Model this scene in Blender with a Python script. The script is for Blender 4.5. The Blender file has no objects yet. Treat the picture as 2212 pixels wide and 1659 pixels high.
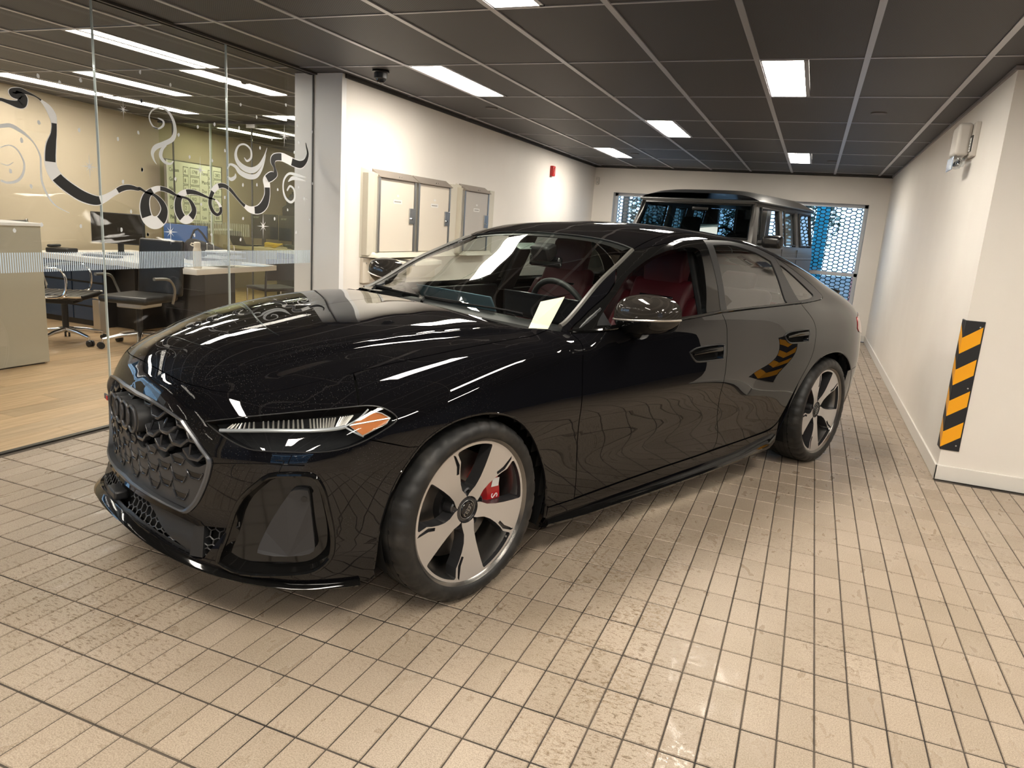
import bpy, bmesh, math, random
import numpy as np
from mathutils import Vector, Matrix
from mathutils.geometry import delaunay_2d_cdt
random.seed(7)
SC=bpy.context.scene; COL=SC.collection
R=math.radians
EXPO=1.0; SKY=1.8; LAMPE=26.0

# ---------------- camera ----------------
CAM_H=1.38056; YAW,PIT,ROL,FPX=.375,.216,-.0696,1566.95
cam=bpy.data.cameras.new('camera'); co=bpy.data.objects.new('camera',cam); COL.objects.link(co)
fw=Vector((-math.sin(YAW)*math.cos(PIT),math.cos(YAW)*math.cos(PIT),-math.sin(PIT)))
rt0=Vector((math.cos(YAW),math.sin(YAW),0)); dn0=fw.cross(rt0)
rt=rt0*math.cos(ROL)+dn0*math.sin(ROL); dn=dn0*math.cos(ROL)-rt0*math.sin(ROL)
M=Matrix((rt,-dn,-fw)).transposed().to_4x4(); M.translation=(0,0,CAM_H); co.matrix_world=M
cam.sensor_fit='HORIZONTAL'; cam.sensor_width=36; cam.lens=36*FPX/2212; cam.clip_start=.05; cam.clip_end=200
SC.camera=co
# ---------------- world, exposure ----------------
SC.view_settings.view_transform='Standard'; SC.view_settings.look='None'
SC.view_settings.exposure=EXPO; SC.view_settings.gamma=1; SC.view_settings.use_curve_mapping=False
wd=bpy.data.worlds.new('sky'); SC.world=wd; wd.use_nodes=True
nt=wd.node_tree; nt.nodes.clear()
o_=nt.nodes.new('ShaderNodeOutputWorld'); b_=nt.nodes.new('ShaderNodeBackground')
b_.inputs[0].default_value=(.42,.66,1,1); b_.inputs[1].default_value=SKY
nt.links.new(b_.outputs[0],o_.inputs[0])
CY=SC.cycles
try:
    CY.max_bounces=10; CY.transparent_max_bounces=24; CY.glossy_bounces=6; CY.diffuse_bounces=5
    CY.caustics_reflective=False; CY.caustics_refractive=False; CY.sample_clamp_indirect=6
    CY.use_denoising=True
except Exception: pass
# ---------------- materials ----------------
MATS={}
def mat(name,col=(.5,.5,.5),rough=.5,metal=0,coat=0,emit=0,spec=.5,ecol=None):
    if name in MATS: return MATS[name]
    m=bpy.data.materials.new(name); m.use_nodes=True; MATS[name]=m
    p=m.node_tree.nodes['Principled BSDF']
    p.inputs['Base Color'].default_value=(*col,1); p.inputs['Roughness'].default_value=rough
    p.inputs['Metallic'].default_value=metal; p.inputs['Coat Weight'].default_value=coat; p.inputs['Coat Roughness'].default_value=.02
    p.inputs['Specular IOR Level'].default_value=spec
    if emit:
        p.inputs['Emission Color'].default_value=(*(ecol or col),1); p.inputs['Emission Strength'].default_value=emit
    return m
def N(m,t,**k):
    n=m.node_tree.nodes.new(t)
    for a,b in k.items():
        if a in n.inputs: n.inputs[a].default_value=b
        else: setattr(n,a,b)
    return n
def LK(m,a,b): m.node_tree.links.new(a,b)
def pos(m,scale=(1,1,1)):
    g=N(m,'ShaderNodeNewGeometry'); mp=N(m,'ShaderNodeMapping'); mp.inputs['Scale'].default_value=scale
    LK(m,g.outputs['Position'],mp.inputs[0]); return mp.outputs[0]
def objc(m,scale=(1,1,1)):
    g=N(m,'ShaderNodeTexCoord'); mp=N(m,'ShaderNodeMapping'); mp.inputs['Scale'].default_value=scale
    LK(m,g.outputs['Object'],mp.inputs[0]); return mp.outputs[0]
def ramp(m,f,stops):
    r=N(m,'ShaderNodeValToRGB'); e=r.color_ramp.elements
    while len(e)<len(stops): e.new(.5)
    for el,(p,c) in zip(e,stops):
        el.position=p; el.color=(*c,1) if len(c)==3 else c
    LK(m,f,r.inputs[0]); return r
def P(m): return m.node_tree.nodes['Principled BSDF']
def noisy(m,c1,c2,scale,co=None,detail=4,lo=.35,hi=.65):
    n=N(m,'ShaderNodeTexNoise'); n.inputs['Scale'].default_value=scale; n.inputs['Detail'].default_value=detail
    LK(m,co or pos(m),n.inputs['Vector']); r=ramp(m,n.outputs[0],[(lo,c1),(hi,c2)]); LK(m,r.outputs[0],P(m).inputs['Base Color']); return n,r
def bump(m,f,s,d=.002):
    b=N(m,'ShaderNodeBump'); b.inputs['Strength'].default_value=s; b.inputs['Distance'].default_value=d
    LK(m,f,b.inputs['Height']); LK(m,b.outputs[0],P(m).inputs['Normal']); return b
def glass(name,tint,ior=1.5,rough=0.0,boost=1.0,haze=0.0,hazecol=(.8,.8,.8)):
    m=bpy.data.materials.new(name); m.use_nodes=True; MATS[name]=m; n=m.node_tree; n.nodes.clear()
    o=N(m,'ShaderNodeOutputMaterial'); t=N(m,'ShaderNodeBsdfTransparent'); t.inputs[0].default_value=(*tint,1)
    g=N(m,'ShaderNodeBsdfGlossy'); g.inputs['Roughness'].default_value=rough; f=N(m,'ShaderNodeFresnel'); f.inputs[0].default_value=ior
    x=N(m,'ShaderNodeMixShader'); mu=N(m,'ShaderNodeMath',operation='MULTIPLY'); mu.inputs[1].default_value=boost; mu.use_clamp=True
    ge=N(m,'ShaderNodeNewGeometry'); io=N(m,'ShaderNodeMapRange'); io.inputs[3].default_value=ior; io.inputs[4].default_value=1/ior
    LK(m,ge.outputs['Backfacing'],io.inputs[0]); LK(m,io.outputs[0],f.inputs[0])
    LK(m,f.outputs[0],mu.inputs[0]); LK(m,mu.outputs[0],x.inputs[0]); LK(m,t.outputs[0],x.inputs[1]); LK(m,g.outputs[0],x.inputs[2])
    last=x.outputs[0]
    if haze:
        d=N(m,'ShaderNodeBsdfDiffuse'); d.inputs[0].default_value=(*hazecol,1); y=N(m,'ShaderNodeMixShader'); y.inputs[0].default_value=haze
        LK(m,last,y.inputs[1]); LK(m,d.outputs[0],y.inputs[2]); last=y.outputs[0]
    LK(m,last,o.inputs[0]); return m
WALL=mat('wall_paint',(.80,.73,.64),.55); bump(WALL,N(WALL,'ShaderNodeTexNoise',Scale=900.).outputs[0],.05)
n,_=noisy(WALL,(.835,.79,.735),(.875,.835,.78),1.3)
WHITE=mat('white_panel',(.88,.88,.88),.35)
TRIM=mat('white_trim',(.80,.77,.72),.4)
OFFW=mat('office_wall_paint',(.48,.41,.305),.6)
BLACKP=mat('black_plastic',(.012,.012,.013),.45)
BLACKM=mat('matte_black',(.006,.006,.006),.8,spec=.2)
BLACKG=mat('gloss_black',(.006,.006,.007),.06)
RUBBER=mat('rubber',(.014,.014,.014),.75,spec=.3)
CHROME=mat('chrome',(.75,.75,.76),.12,1)
STEEL=mat('brushed_steel',(.52,.52,.52),.32,1)
GRID=mat('ceiling_grid_metal',(.50,.50,.53),.38,.5)
GREYP=mat('grey_plastic',(.09,.09,.095),.5)
CREAM=mat('cream_metal',(.66,.62,.52),.4)
# ---------------- mesh helpers ----------------
def link(o,parent=None):
    COL.objects.link(o)
    if parent is not None: o.parent=parent
    return o
def tag(o,label=None,cat=None,group=None,kind=None):
    if label: o['label']=label
    if cat: o['category']=cat
    if group: o['group']=group
    if kind: o['kind']=kind
    return o
def thing(name,label,cat,loc=(0,0,0),rz=0,group=None):
    o=bpy.data.objects.new(name,None); o.location=loc; o.rotation_euler=(0,0,rz); o.empty_display_size=.1
    link(o); return tag(o,label,cat,group)
class MB:
    def __init__(s): s.v=[];s.f=[];s.m=[];s.cur=0
    def add(s,vs,fs):
        k=len(s.v); s.v+= [tuple(map(float,v)) for v in vs]; s.f+=[tuple(i+k for i in f) for f in fs]; s.m+=[s.cur]*len(fs); return s
    def box(s,c,d,rot=None):
        x,y,z=d[0]/2,d[1]/2,d[2]/2; vs=[Vector((a*x,b*y,e*z)) for a in(-1,1) for b in(-1,1) for e in(-1,1)]
        if rot is not None: vs=[rot@v for v in vs]
        vs=[v+Vector(c) for v in vs]
        return s.add(vs,[(0,1,3,2),(4,6,7,5),(0,4,5,1),(2,3,7,6),(0,2,6,4),(1,5,7,3)])
    def b2(s,a,b): return s.box([(a[i]+b[i])/2 for i in range(3)],[abs(b[i]-a[i]) for i in range(3)])
    def prism(s,poly,vec):   # 3D polygon extruded
        n=len(poly); p=[Vector(q) for q in poly]; v=Vector(vec)
        return s.add(p+[q+v for q in p],[tuple(range(n))[::-1],tuple(range(n,2*n))]+[(i,(i+1)%n,(i+1)%n+n,i+n) for i in range(n)])
    def tube(s,pts,r,n=8,closed=False,cap=True):
        pts=[Vector(p) for p in pts]; rr=r if hasattr(r,'__len__') else [r]*len(pts); L=len(pts); rings=[]; up=Vector((0,0,1)); prev=None
        for i,p in enumerate(pts):
            a=pts[(i-1)%L] if (closed or i>0) else p; b=pts[(i+1)%L] if (closed or i<L-1) else p
            t=(b-a).normalized()
            if prev is None:
                u=t.cross(up); 
                if u.length<1e-3: u=t.cross(Vector((1,0,0)))
                u.normalize()
            else:
                u=(prev-t*prev.dot(t)).normalized()
            prev=u; w=t.cross(u)
            rings.append([p+(u*math.cos(2*math.pi*k/n)+w*math.sin(2*math.pi*k/n))*rr[i] for k in range(n)])
        vs=[q for g in rings for q in g]; fs=[]
        for i in range(L if closed else L-1):
            j=(i+1)%L
            for k in range(n): fs.append((i*n+k,i*n+(k+1)%n,j*n+(k+1)%n,j*n+k))
        if cap and not closed: fs+=[tuple(range(n))[::-1],tuple(range((L-1)*n,L*n))]
        return s.add(vs,fs)
    def cyl(s,a,b,r,r2=None,n=20): return s.tube([a,b],[r,r if r2 is None else r2],n)
    def lathe(s,prof,n=32,c=(0,0,0),ax='z',closed=False):
        vs=[];L=len(prof)
        for i in range(n):
            t=2*math.pi*i/n; C,S=math.cos(t),math.sin(t)
            for r,h in prof:
                q=(r*C,r*S,h) if ax=='z' else ((r*C,h,r*S) if ax=='y' else (h,r*C,r*S))
                vs.append((q[0]+c[0],q[1]+c[1],q[2]+c[2]))
        fs=[]
        for i in range(n):
            j=(i+1)%n
            for k in range(L if closed else L-1):
                k2=(k+1)%L; fs.append((i*L+k,j*L+k,j*L+k2,i*L+k2))
        return s.add(vs,fs)
    def build(s,name,mt,parent=None,loc=(0,0,0),rz=0,smooth=False,bevel=0,seg=2,sub=0,kind=None):
        me=bpy.data.meshes.new(name); me.from_pydata(s.v,[],s.f); 
        for m in (mt if isinstance(mt,(list,tuple)) else [mt]): me.materials.append(m)
        if any(s.m): me.polygons.foreach_set('material_index',s.m)
        bm=bmesh.new(); bm.from_mesh(me); bmesh.ops.recalc_face_normals(bm,faces=bm.faces); bm.to_mesh(me); bm.free()
        if smooth:
            me.polygons.foreach_set('use_smooth',[True]*len(me.polygons))
            try: me.set_sharp_from_angle(angle=R(38))
            except Exception: pass
        o=bpy.data.objects.new(name,me); o.location=loc; o.rotation_euler=(0,0,rz); link(o,parent)
        if bevel:
            b=o.modifiers.new('bevel','BEVEL'); b.width=bevel; b.segments=seg; b.limit_method='ANGLE'; b.angle_limit=R(40)
            if smooth is None or True:
                me.polygons.foreach_set('use_smooth',[True]*len(me.polygons))
                try: me.set_sharp_from_angle(angle=R(89))
                except Exception: pass
                b.harden_normals=False
        if sub:
            q=o.modifiers.new('sub','SUBSURF'); q.levels=sub; q.render_levels=sub
        if kind: o['kind']=kind
        return o
def dup(o,parent=None,**k):
    c=o.copy(); link(c,parent); c.parent=parent
    for ch in o.children: dup(ch,c)
    return c
def crom(pts,n=6,closed=False):
    p=[np.array(q,float) for q in pts]; L=len(p); out=[]
    for i in range(L if closed else L-1):
        a=p[(i-1)%L] if (closed or i>0) else p[0]; b=p[i]; c=p[(i+1)%L]; d=p[(i+2)%L] if (closed or i<L-2) else p[-1]
        for k in range(n):
            t=k/n; out.append(.5*((2*b)+(c-a)*t+(2*a-5*b+4*c-d)*t*t+(-a+3*b-3*c+d)*t**3))
    if not closed: out.append(p[-1])
    return out
def struct(o): o['kind']='structure'; return o
H=2.437; XR_=.91; XL=-3.57; XG=-3.84; YS=5.07; YF=12.2; YB=-6.5; XE=5.6

DEC={"rib":[[2.5232,1.8074,0.00703],[2.5568,1.8132,0.0071],[2.5957,1.8075,0.00937],[2.6414,1.8043,0.01675],[2.6624,1.8105,0.01675],[2.6679,1.8446,0.01683],[2.6278,1.8511,0.01937],[2.623,1.8639,0.01384],[2.6585,1.8731,0.01223],[2.6934,1.8684,0.00729],[2.7347,1.8591,0.00341],[2.7641,1.8446,0.00459],[2.7993,1.8164,0.01156],[2.8219,1.7799,0.01405],[2.8287,1.7404,0.01054],[2.823,1.6873,0.01176],[2.8046,1.6266,0.01949],[2.7953,1.567,0.02126],[2.7966,1.5142,0.02144],[2.8191,1.4688,0.02402],[2.8562,1.4357,0.02543],[2.9075,1.4029,0.02646],[2.9744,1.3701,0.02699],[3.0517,1.3525,0.02368],[3.1039,1.365,0.01683],[3.1659,1.3978,0.01239],[3.2294,1.4314,0.01451],[3.2852,1.4419,0.01334],[3.3415,1.4358,0.00944],[3.3532,1.4401,0.00812],[3.402,1.4196,0.00548],[3.4608,1.4061,0.0083],[3.5112,1.3673,0.01408],[3.5312,1.319,0.01844],[3.5066,1.2615,0.02695],[3.4532,1.2388,0.03158],[3.403,1.2651,0.02777],[3.3853,1.3332,0.02473],[3.4009,1.3956,0.01916],[3.4449,1.4327,0.01517],[3.5061,1.4507,0.01259],[3.5764,1.4379,0.01131],[3.6391,1.4135,0.00647],[3.723,1.4004,0.00731],[3.7602,1.3657,0.01178],[3.7733,1.3221,0.01487],[3.7378,1.2764,0.02075],[3.6897,1.2674,0.02275],[3.649,1.3096,0.02179],[3.6422,1.3742,0.01876],[3.6672,1.4188,0.01659],[3.7246,1.4441,0.01458],[3.8017,1.4417,0.01182],[3.9009,1.418,0.00603],[3.9623,1.4064,0.00458],[4.0035,1.3741,0.00771],[4.0131,1.3321,0.00931],[3.9807,1.3077,0.00928],[3.9394,1.329,0.01072],[3.9151,1.3811,0.01062],[3.9322,1.4425,0.0121],[3.975,1.4908,0.01522],[4.0386,1.5068,0.01383],[4.1028,1.4843,0.0109],[4.1682,1.4336,0.00791],[4.2354,1.3856,0.00964],[4.3049,1.3565,0.0187],[4.3886,1.3602,0.02723],[4.4502,1.4004,0.02831],[4.4817,1.4686,0.02082],[4.4822,1.5349,0.02069],[4.4763,1.5798,0.02386],[4.5264,1.6087,0.02906],[4.5708,1.6291,0.01837],[4.5646,1.6742,0.0083],[4.5457,1.7137,0.0165],[4.5648,1.7486,0.02228],[4.6418,1.761,0.02505],[4.7208,1.7482,0.02535],[4.8019,1.7309,0.02579],[4.8712,1.7291,0.02522],[4.9274,1.7608,0.01487],[4.9554,1.8163,0.00875],[4.9405,1.8669,0.00522],[4.9288,1.9002,0.00173]],"black":[[0.0,0.131],[0.1667,0.2095],[0.2286,0.281],[0.3048,0.4071],[0.431,0.4643],[0.4762,0.5476],[0.5643,0.5952],[0.6071,0.6429],[0.6607,0.7202],[0.7321,0.7762],[0.7929,0.8333],[0.8476,0.9167],[0.9357,1.0]],"swirls":[[[2.5236,1.6797,0.00549],[2.5464,1.6857,0.00771],[2.5924,1.695,0.00893],[2.6375,1.6792,0.00789],[2.6828,1.6516,0.00459],[2.7165,1.616,0.00231],[2.7401,1.5611,0.0035],[2.7389,1.5029,0.00353],[2.74,1.4328,0.00415],[2.7666,1.3636,0.00419],[2.8081,1.3119,0.00304],[2.8854,1.2755,0.00124]],[[2.5206,1.576,0.00166],[2.5381,1.5835,0.00167],[2.5732,1.5976,0.00223],[2.6073,1.5916,0.00282],[2.6342,1.561,0.00284],[2.6511,1.5118,0.00345],[2.6381,1.4592,0.00461],[2.6059,1.4252,0.00573],[2.5584,1.4131,0.00511],[2.5248,1.4217,0.00451]],[[2.5317,1.5056,0.00112],[2.5653,1.4989,0.00225],[2.5956,1.5176,0.00085]],[[3.4626,1.8129,0.00134],[3.5047,1.8068,0.00405],[3.5445,1.8313,0.00544],[3.5457,1.8584,0.00474],[3.5075,1.8695,0.0027]],[[3.5047,1.8068,0.00405],[3.4711,1.8141,0.00402],[3.4473,1.8438,0.00332],[3.4447,1.8764,0.00266],[3.4757,1.9143,0.00334],[3.536,1.934,0.00403],[3.5875,1.9188,0.00611],[3.6255,1.8703,0.00758],[3.6365,1.81,0.00899],[3.612,1.7586,0.0118],[3.5442,1.7227,0.01236],[3.4826,1.6949,0.01223],[3.4571,1.6583,0.00815],[3.4663,1.6187,0.00409],[3.4865,1.5936,0.00103]],[[3.5658,1.715,0.00172],[3.5296,1.6868,0.00821],[3.519,1.6447,0.00893],[3.5483,1.6134,0.00764],[3.5924,1.6074,0.00559],[3.6157,1.6272,0.00211]],[[4.2464,1.7149,0.00196],[4.2747,1.6943,0.00631],[4.3156,1.7222,0.00634],[4.3105,1.7769,0.00552],[4.2535,1.8053,0.00545],[4.1914,1.7863,0.00541],[4.1627,1.7291,0.00848],[4.1839,1.6773,0.01323],[4.251,1.6409,0.01818],[4.332,1.6364,0.01841],[4.4038,1.6753,0.01212],[4.4529,1.7449,0.00486],[4.484,1.809,0.00122]],[[4.0841,1.6215,0.00384],[4.1065,1.6542,0.00615],[4.161,1.6441,0.01009],[4.2051,1.6092,0.01488],[4.2847,1.5885,0.01676],[4.3671,1.5994,0.01373],[4.4279,1.6614,0.00732],[4.4714,1.759,0.00122]],[[4.083,1.5716,0.00231],[4.1153,1.555,0.01086],[4.1541,1.5736,0.00856],[4.1579,1.5973,0.00195]],[[4.9359,1.6341,0.00177],[4.83,1.6428,0.01044],[4.7344,1.6475,0.00772],[4.6746,1.5999,0.00597],[4.6614,1.5308,0.00511],[4.688,1.464,0.00774],[4.7487,1.4328,0.00872],[4.7965,1.4616,0.00702],[4.7893,1.531,0.00611],[4.7415,1.5536,0.0069],[4.7079,1.5169,0.00517]],[[4.7212,1.5865,0.00257],[4.7752,1.6166,0.01297],[4.8581,1.6146,0.00787],[4.929,1.607,0.00177]]],"stars":[[3.2616,1.8797,0.0544,1],[3.0237,1.5358,0.0689,1],[4.6743,1.9187,0.079,1],[3.836,1.5912,0.0809,1],[3.575,1.1846,0.0724,0],[4.4365,1.2412,0.0842,0],[4.9161,1.4684,0.0554,1]],"dots":[[2.7576,1.9638],[2.8757,1.953],[2.9984,1.9883],[3.3898,2.1091],[3.3915,1.9492],[2.7454,1.7322],[2.9733,1.7273],[3.2156,1.7113],[3.3604,1.7638],[2.6472,1.6301],[2.5762,1.4708],[2.6791,1.4037],[3.3759,1.5513],[3.2394,1.4702],[3.2858,1.2996],[2.7216,1.2075],[2.9497,1.2057],[2.5726,1.1747],[3.2123,1.1899],[3.399,1.1642],[3.6101,2.0807],[3.3907,1.9471],[4.2164,2.0664],[4.3741,2.0087],[4.6937,2.1437],[3.8232,1.8619],[3.9703,1.8996],[4.197,1.9079],[4.5364,1.8779],[3.663,1.7915],[4.8248,2.0171],[5.0064,1.9945],[4.8449,1.8899],[4.7906,1.811],[4.4087,1.8002],[3.7486,1.6657],[3.9435,1.6628],[4.0601,1.7405],[3.3752,1.5513],[3.6277,1.5179],[4.2297,1.5246],[4.3724,1.5376],[4.6,1.5181],[4.0528,1.4292],[4.2282,1.2912],[4.5632,1.2998],[4.7149,1.372],[4.9833,1.3045],[5.0193,1.5943],[4.8446,1.5523],[4.8161,1.2011],[3.771,1.1669],[3.9227,1.1728],[4.2003,1.1408],[3.836,1.371],[3.3999,1.1642]]}
# =================== ROOM ===================
def tile_mat():
    m=mat('floor_tile',(.66,.58,.49),.42,spec=.4); p=P(m)
    po=pos(m)
    # per tile tint
    sn=N(m,'ShaderNodeVectorMath',operation='SNAP'); sn.inputs[1].default_value=(.1,.20133,10)
    ad=N(m,'ShaderNodeVectorMath',operation='ADD'); ad.inputs[1].default_value=(100.0-.00127,100-(2.1917%.20133)+(.20133-100%.20133),0)
    LK(m,po,ad.inputs[0]); LK(m,ad.outputs[0],sn.inputs[0])
    wn=N(m,'ShaderNodeTexWhiteNoise'); LK(m,sn.outputs[0],wn.inputs['Vector'])
    c0=ramp(m,wn.outputs['Value'],[(0,(.395,.322,.250)),(1,(.46,.378,.298))])
    # fine speckle
    n1=N(m,'ShaderNodeTexNoise',Scale=260.,Detail=3.); LK(m,po,n1.inputs['Vector'])
    r1=ramp(m,n1.outputs[0],[(.36,(.70,.69,.67)),(.60,(1.06,1.06,1.06))])
    # dirt: streaky grime made of broken strokes, gathered in patches
    po2=pos(m,(7,19,1)); n2=N(m,'ShaderNodeTexNoise',Scale=6.,Detail=9.,Distortion=.7); n2.inputs['Roughness'].default_value=.62; LK(m,po2,n2.inputs['Vector'])
    n3=N(m,'ShaderNodeTexNoise',Scale=1.1,Detail=3.); LK(m,po,n3.inputs['Vector'])
    r2=ramp(m,n2.outputs[0],[(.54,(1,1,1)),(.60,(.62,.57,.50)),(.68,(.40,.35,.29))]); r3=ramp(m,n3.outputs[0],[(.46,(0,0,0)),(.64,(1,1,1))])
    sp=N(m,'ShaderNodeSeparateXYZ'); LK(m,po,sp.inputs[0])
    tr_=N(m,'ShaderNodeMath',operation='MULTIPLY_ADD'); tr_.inputs[1].default_value=.22; LK(m,sp.outputs[1],tr_.inputs[0]); LK(m,sp.outputs[0],tr_.inputs[2])   # x + .22 y
    ab=N(m,'ShaderNodeMath',operation='SUBTRACT'); LK(m,tr_.outputs[0],ab.inputs[0]); ab.inputs[1].default_value=.06
    a2=N(m,'ShaderNodeMath',operation='ABSOLUTE'); LK(m,ab.outputs[0],a2.inputs[0]); wb=N(m,'ShaderNodeMapRange'); wb.inputs[1].default_value=.10; wb.inputs[2].default_value=.42; wb.inputs[3].default_value=1; wb.inputs[4].default_value=0; LK(m,a2.outputs[0],wb.inputs[0])
    mxm=N(m,'ShaderNodeMath',operation='MAXIMUM'); LK(m,r3.outputs[0],mxm.inputs[0]); LK(m,wb.outputs[0],mxm.inputs[1])
    mx=N(m,'ShaderNodeMix',data_type='RGBA',blend_type='MULTIPLY'); LK(m,mxm.outputs[0],mx.inputs[0]); LK(m,c0.outputs[0],mx.inputs[6]); LK(m,r2.outputs[0],mx.inputs[7])
    n4=N(m,'ShaderNodeTexNoise',Scale=2.3,Detail=5.); LK(m,po,n4.inputs['Vector']); r4=ramp(m,n4.outputs[0],[(.30,(.90,.885,.86)),(.6,(1,1,1))])
    my=N(m,'ShaderNodeMix',data_type='RGBA',blend_type='MULTIPLY'); my.inputs[0].default_value=1; LK(m,mx.outputs[2],my.inputs[6]); LK(m,r4.outputs[0],my.inputs[7])
    mz=N(m,'ShaderNodeMix',data_type='RGBA',blend_type='MULTIPLY'); mz.inputs[0].default_value=1; LK(m,my.outputs[2],mz.inputs[6]); LK(m,r1.outputs[0],mz.inputs[7])
    LK(m,mz.outputs[2],p.inputs['Base Color'])
    # wet smears: lower roughness in a long stripe
    po5=pos(m,(5,2,1)); n5=N(m,'ShaderNodeTexNoise',Scale=3.,Detail=7.,Distortion=.6); LK(m,po5,n5.inputs['Vector'])
    r5=ramp(m,n5.outputs[0],[(.56,(.42,.42,.42)),(.66,(.24,.24,.24))]); n6=N(m,'ShaderNodeTexNoise',Scale=60.,Detail=4.); LK(m,po,n6.inputs['Vector']); wt=ramp(m,n6.outputs[0],[(.50,(0,0,0)),(.56,(1,1,1))]); nb=N(m,'ShaderNodeTexNoise',Scale=4.,Detail=2.); LK(m,po,nb.inputs['Vector']); wt2=ramp(m,nb.outputs[0],[(.50,(0,0,0)),(.58,(1,1,1))])
    wm=N(m,'ShaderNodeMath',operation='MULTIPLY'); LK(m,wt.outputs[0],wm.inputs[0]); LK(m,wt2.outputs[0],wm.inputs[1]); wm2=N(m,'ShaderNodeMath',operation='MULTIPLY'); LK(m,wm.outputs[0],wm2.inputs[0]); LK(m,wb.outputs[0],wm2.inputs[1])
    rm=N(m,'ShaderNodeMix',data_type='FLOAT'); LK(m,wm2.outputs[0],rm.inputs[0]); LK(m,r5.outputs[0],rm.inputs[2]); rm.inputs[3].default_value=.06; LK(m,rm.outputs[0],p.inputs['Roughness'])
    bump(m,n1.outputs[0],.25,.0015); return m
TILE=tile_mat()
GROUT=mat('grout',(.10,.075,.055),.85); noisy(GROUT,(.025,.02,.017),(.10,.08,.062),3.)
floor=struct(MB().b2((XL-.37,YB,-.12),(XE,YF,-.004)).build('floor',GROUT))
TX,TY=.1,.20133; OX,OY=.20127,2.1917
def cam_px(x,y,z):
    d=Vector((x,y,z-CAM_H)); w=d.dot(fw)
    if w<.05: return None
    return 1106+FPX*d.dot(rt)/w,829.5+FPX*d.dot(dn)/w,w
def tile_geo(g=.0020):
    a,b=TX/2-g,TY/2-g*1.7; c=.0022
    vs=[(-a,-b,-.003),(a,-b,-.003),(a,b,-.003),(-a,b,-.003),(-a+c,-b+c,0),(a-c,-b+c,0),(a-c,b-c,0),(-a+c,b-c,0)]
    return vs,[(4,5,6,7),(0,1,5,4),(1,2,6,5),(2,3,7,6),(3,0,4,7)]
tv,tf=tile_geo(); tme=bpy.data.meshes.new('tile'); tme.from_pydata(tv,[],tf); tme.materials.append(TILE)
cells=[]
for i in range(-41,54):
    for j in range(-52,44):
        x=OX+(i+.5)*TX; y=OY-(j-.5)*TY-TY
        if x<XL-.28+.0 and y<YS-.04 and x>-3.86: pass
        if x<-3.84 or y>YF-.1: continue
        if y>YS+.02 and (x<XL-.02 or XR_+.03<x<1.85): continue
        if y>YS-.06 and x<XL-.02: continue
        q=cam_px(x,y,0); vis=q is not None and -60<q[0]<2270 and -40<q[1]<1720
        cells.append((q[2] if vis else 99,x,y))
cells.sort(); near=[c for c in cells if c[0]<50][:300]; rest=cells[300:]
for d,x,y in near:
    o=bpy.data.objects.new('tile',tme); o.location=(x,y,random.uniform(-.0004,.0004)); link(o,floor)
mb=MB()
for d,x,y in rest:
    dz=random.uniform(-.0004,.0004); mb.add([(a+x,b+y,c+dz) for a,b,c in tv],tf)
o=mb.build('tile',TILE,floor); o['kind']='stuff'
# office floor with oak planks
SUB=mat('subfloor',(.12,.09,.06),.9)
ofl=struct(MB().b2((-10.2,-2,-.12),(XL-.37,13.5,-.004)).build('floor',SUB))
OAK=mat('oak_plank',(.55,.38,.21),.36); pw=pos(OAK,(14,1.2,1)); n_,r_=noisy(OAK,(.52,.36,.20),(.68,.50,.31),2.2,pw,6)
oi=N(OAK,'ShaderNodeObjectInfo'); rr=ramp(OAK,oi.outputs['Random'],[(0,(.88,.88,.88)),(1,(1.06,1.03,1))]); mx=N(OAK,'ShaderNodeMix',data_type='RGBA',blend_type='MULTIPLY'); mx.inputs[0].default_value=1
LK(OAK,r_.outputs[0],mx.inputs[6]); LK(OAK,rr.outputs[0],mx.inputs[7]); LK(OAK,mx.outputs[2],P(OAK).inputs['Base Color'])
pm=MB().b2((-.094,-.659,-.004),(.094,.659,0)); pme=None
cnt=0
for i in range(33):
    x=-3.875-.095-.19*i
    for j in range(9):
        y=-.4+1.32*j+(.44*(i%3)); 
        if y>12.6 or cnt>=298: continue
        if pme is None: o=pm.build('plank',OAK,ofl); pme=o.data; o.location=(x,y,0)
        else: o=bpy.data.objects.new('plank',pme); o.location=(x,y,0); link(o,ofl)
        cnt+=1
struct(MB().b2((-3.872,-2,-.003),(-3.842,YS-.04,.006)).build('trim_1',BLACKP))
# ---- walls ----
T=.15
struct(MB().b2((XR_,YS,0),(XR_+T,YF,H+.15)).build('wall_right',WALL))
struct(MB().b2((XR_+T,YS,0),(1.80,YS+T,H+.15)).build('wall_stub',WALL))
struct(MB().b2((XE,YB,0),(XE+T,9,H+.15)).build('wall_east',mat('grey_wall',(.035,.045,.08),.5)))
struct(MB().b2((XR_+T,9,0),(XE+T,9.15,H+.15)).build('wall_east_end',mat('grey_wall')))
struct(MB().b2((XL-T,YS+.02,0),(XL,YF,H+.15)).build('wall_left',WALL))
# end column: white laminate panel
struct(MB().b2((-4.02,YS-.04,0),(XL,YS+.06,H)).build('wall_column',WHITE))
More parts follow.
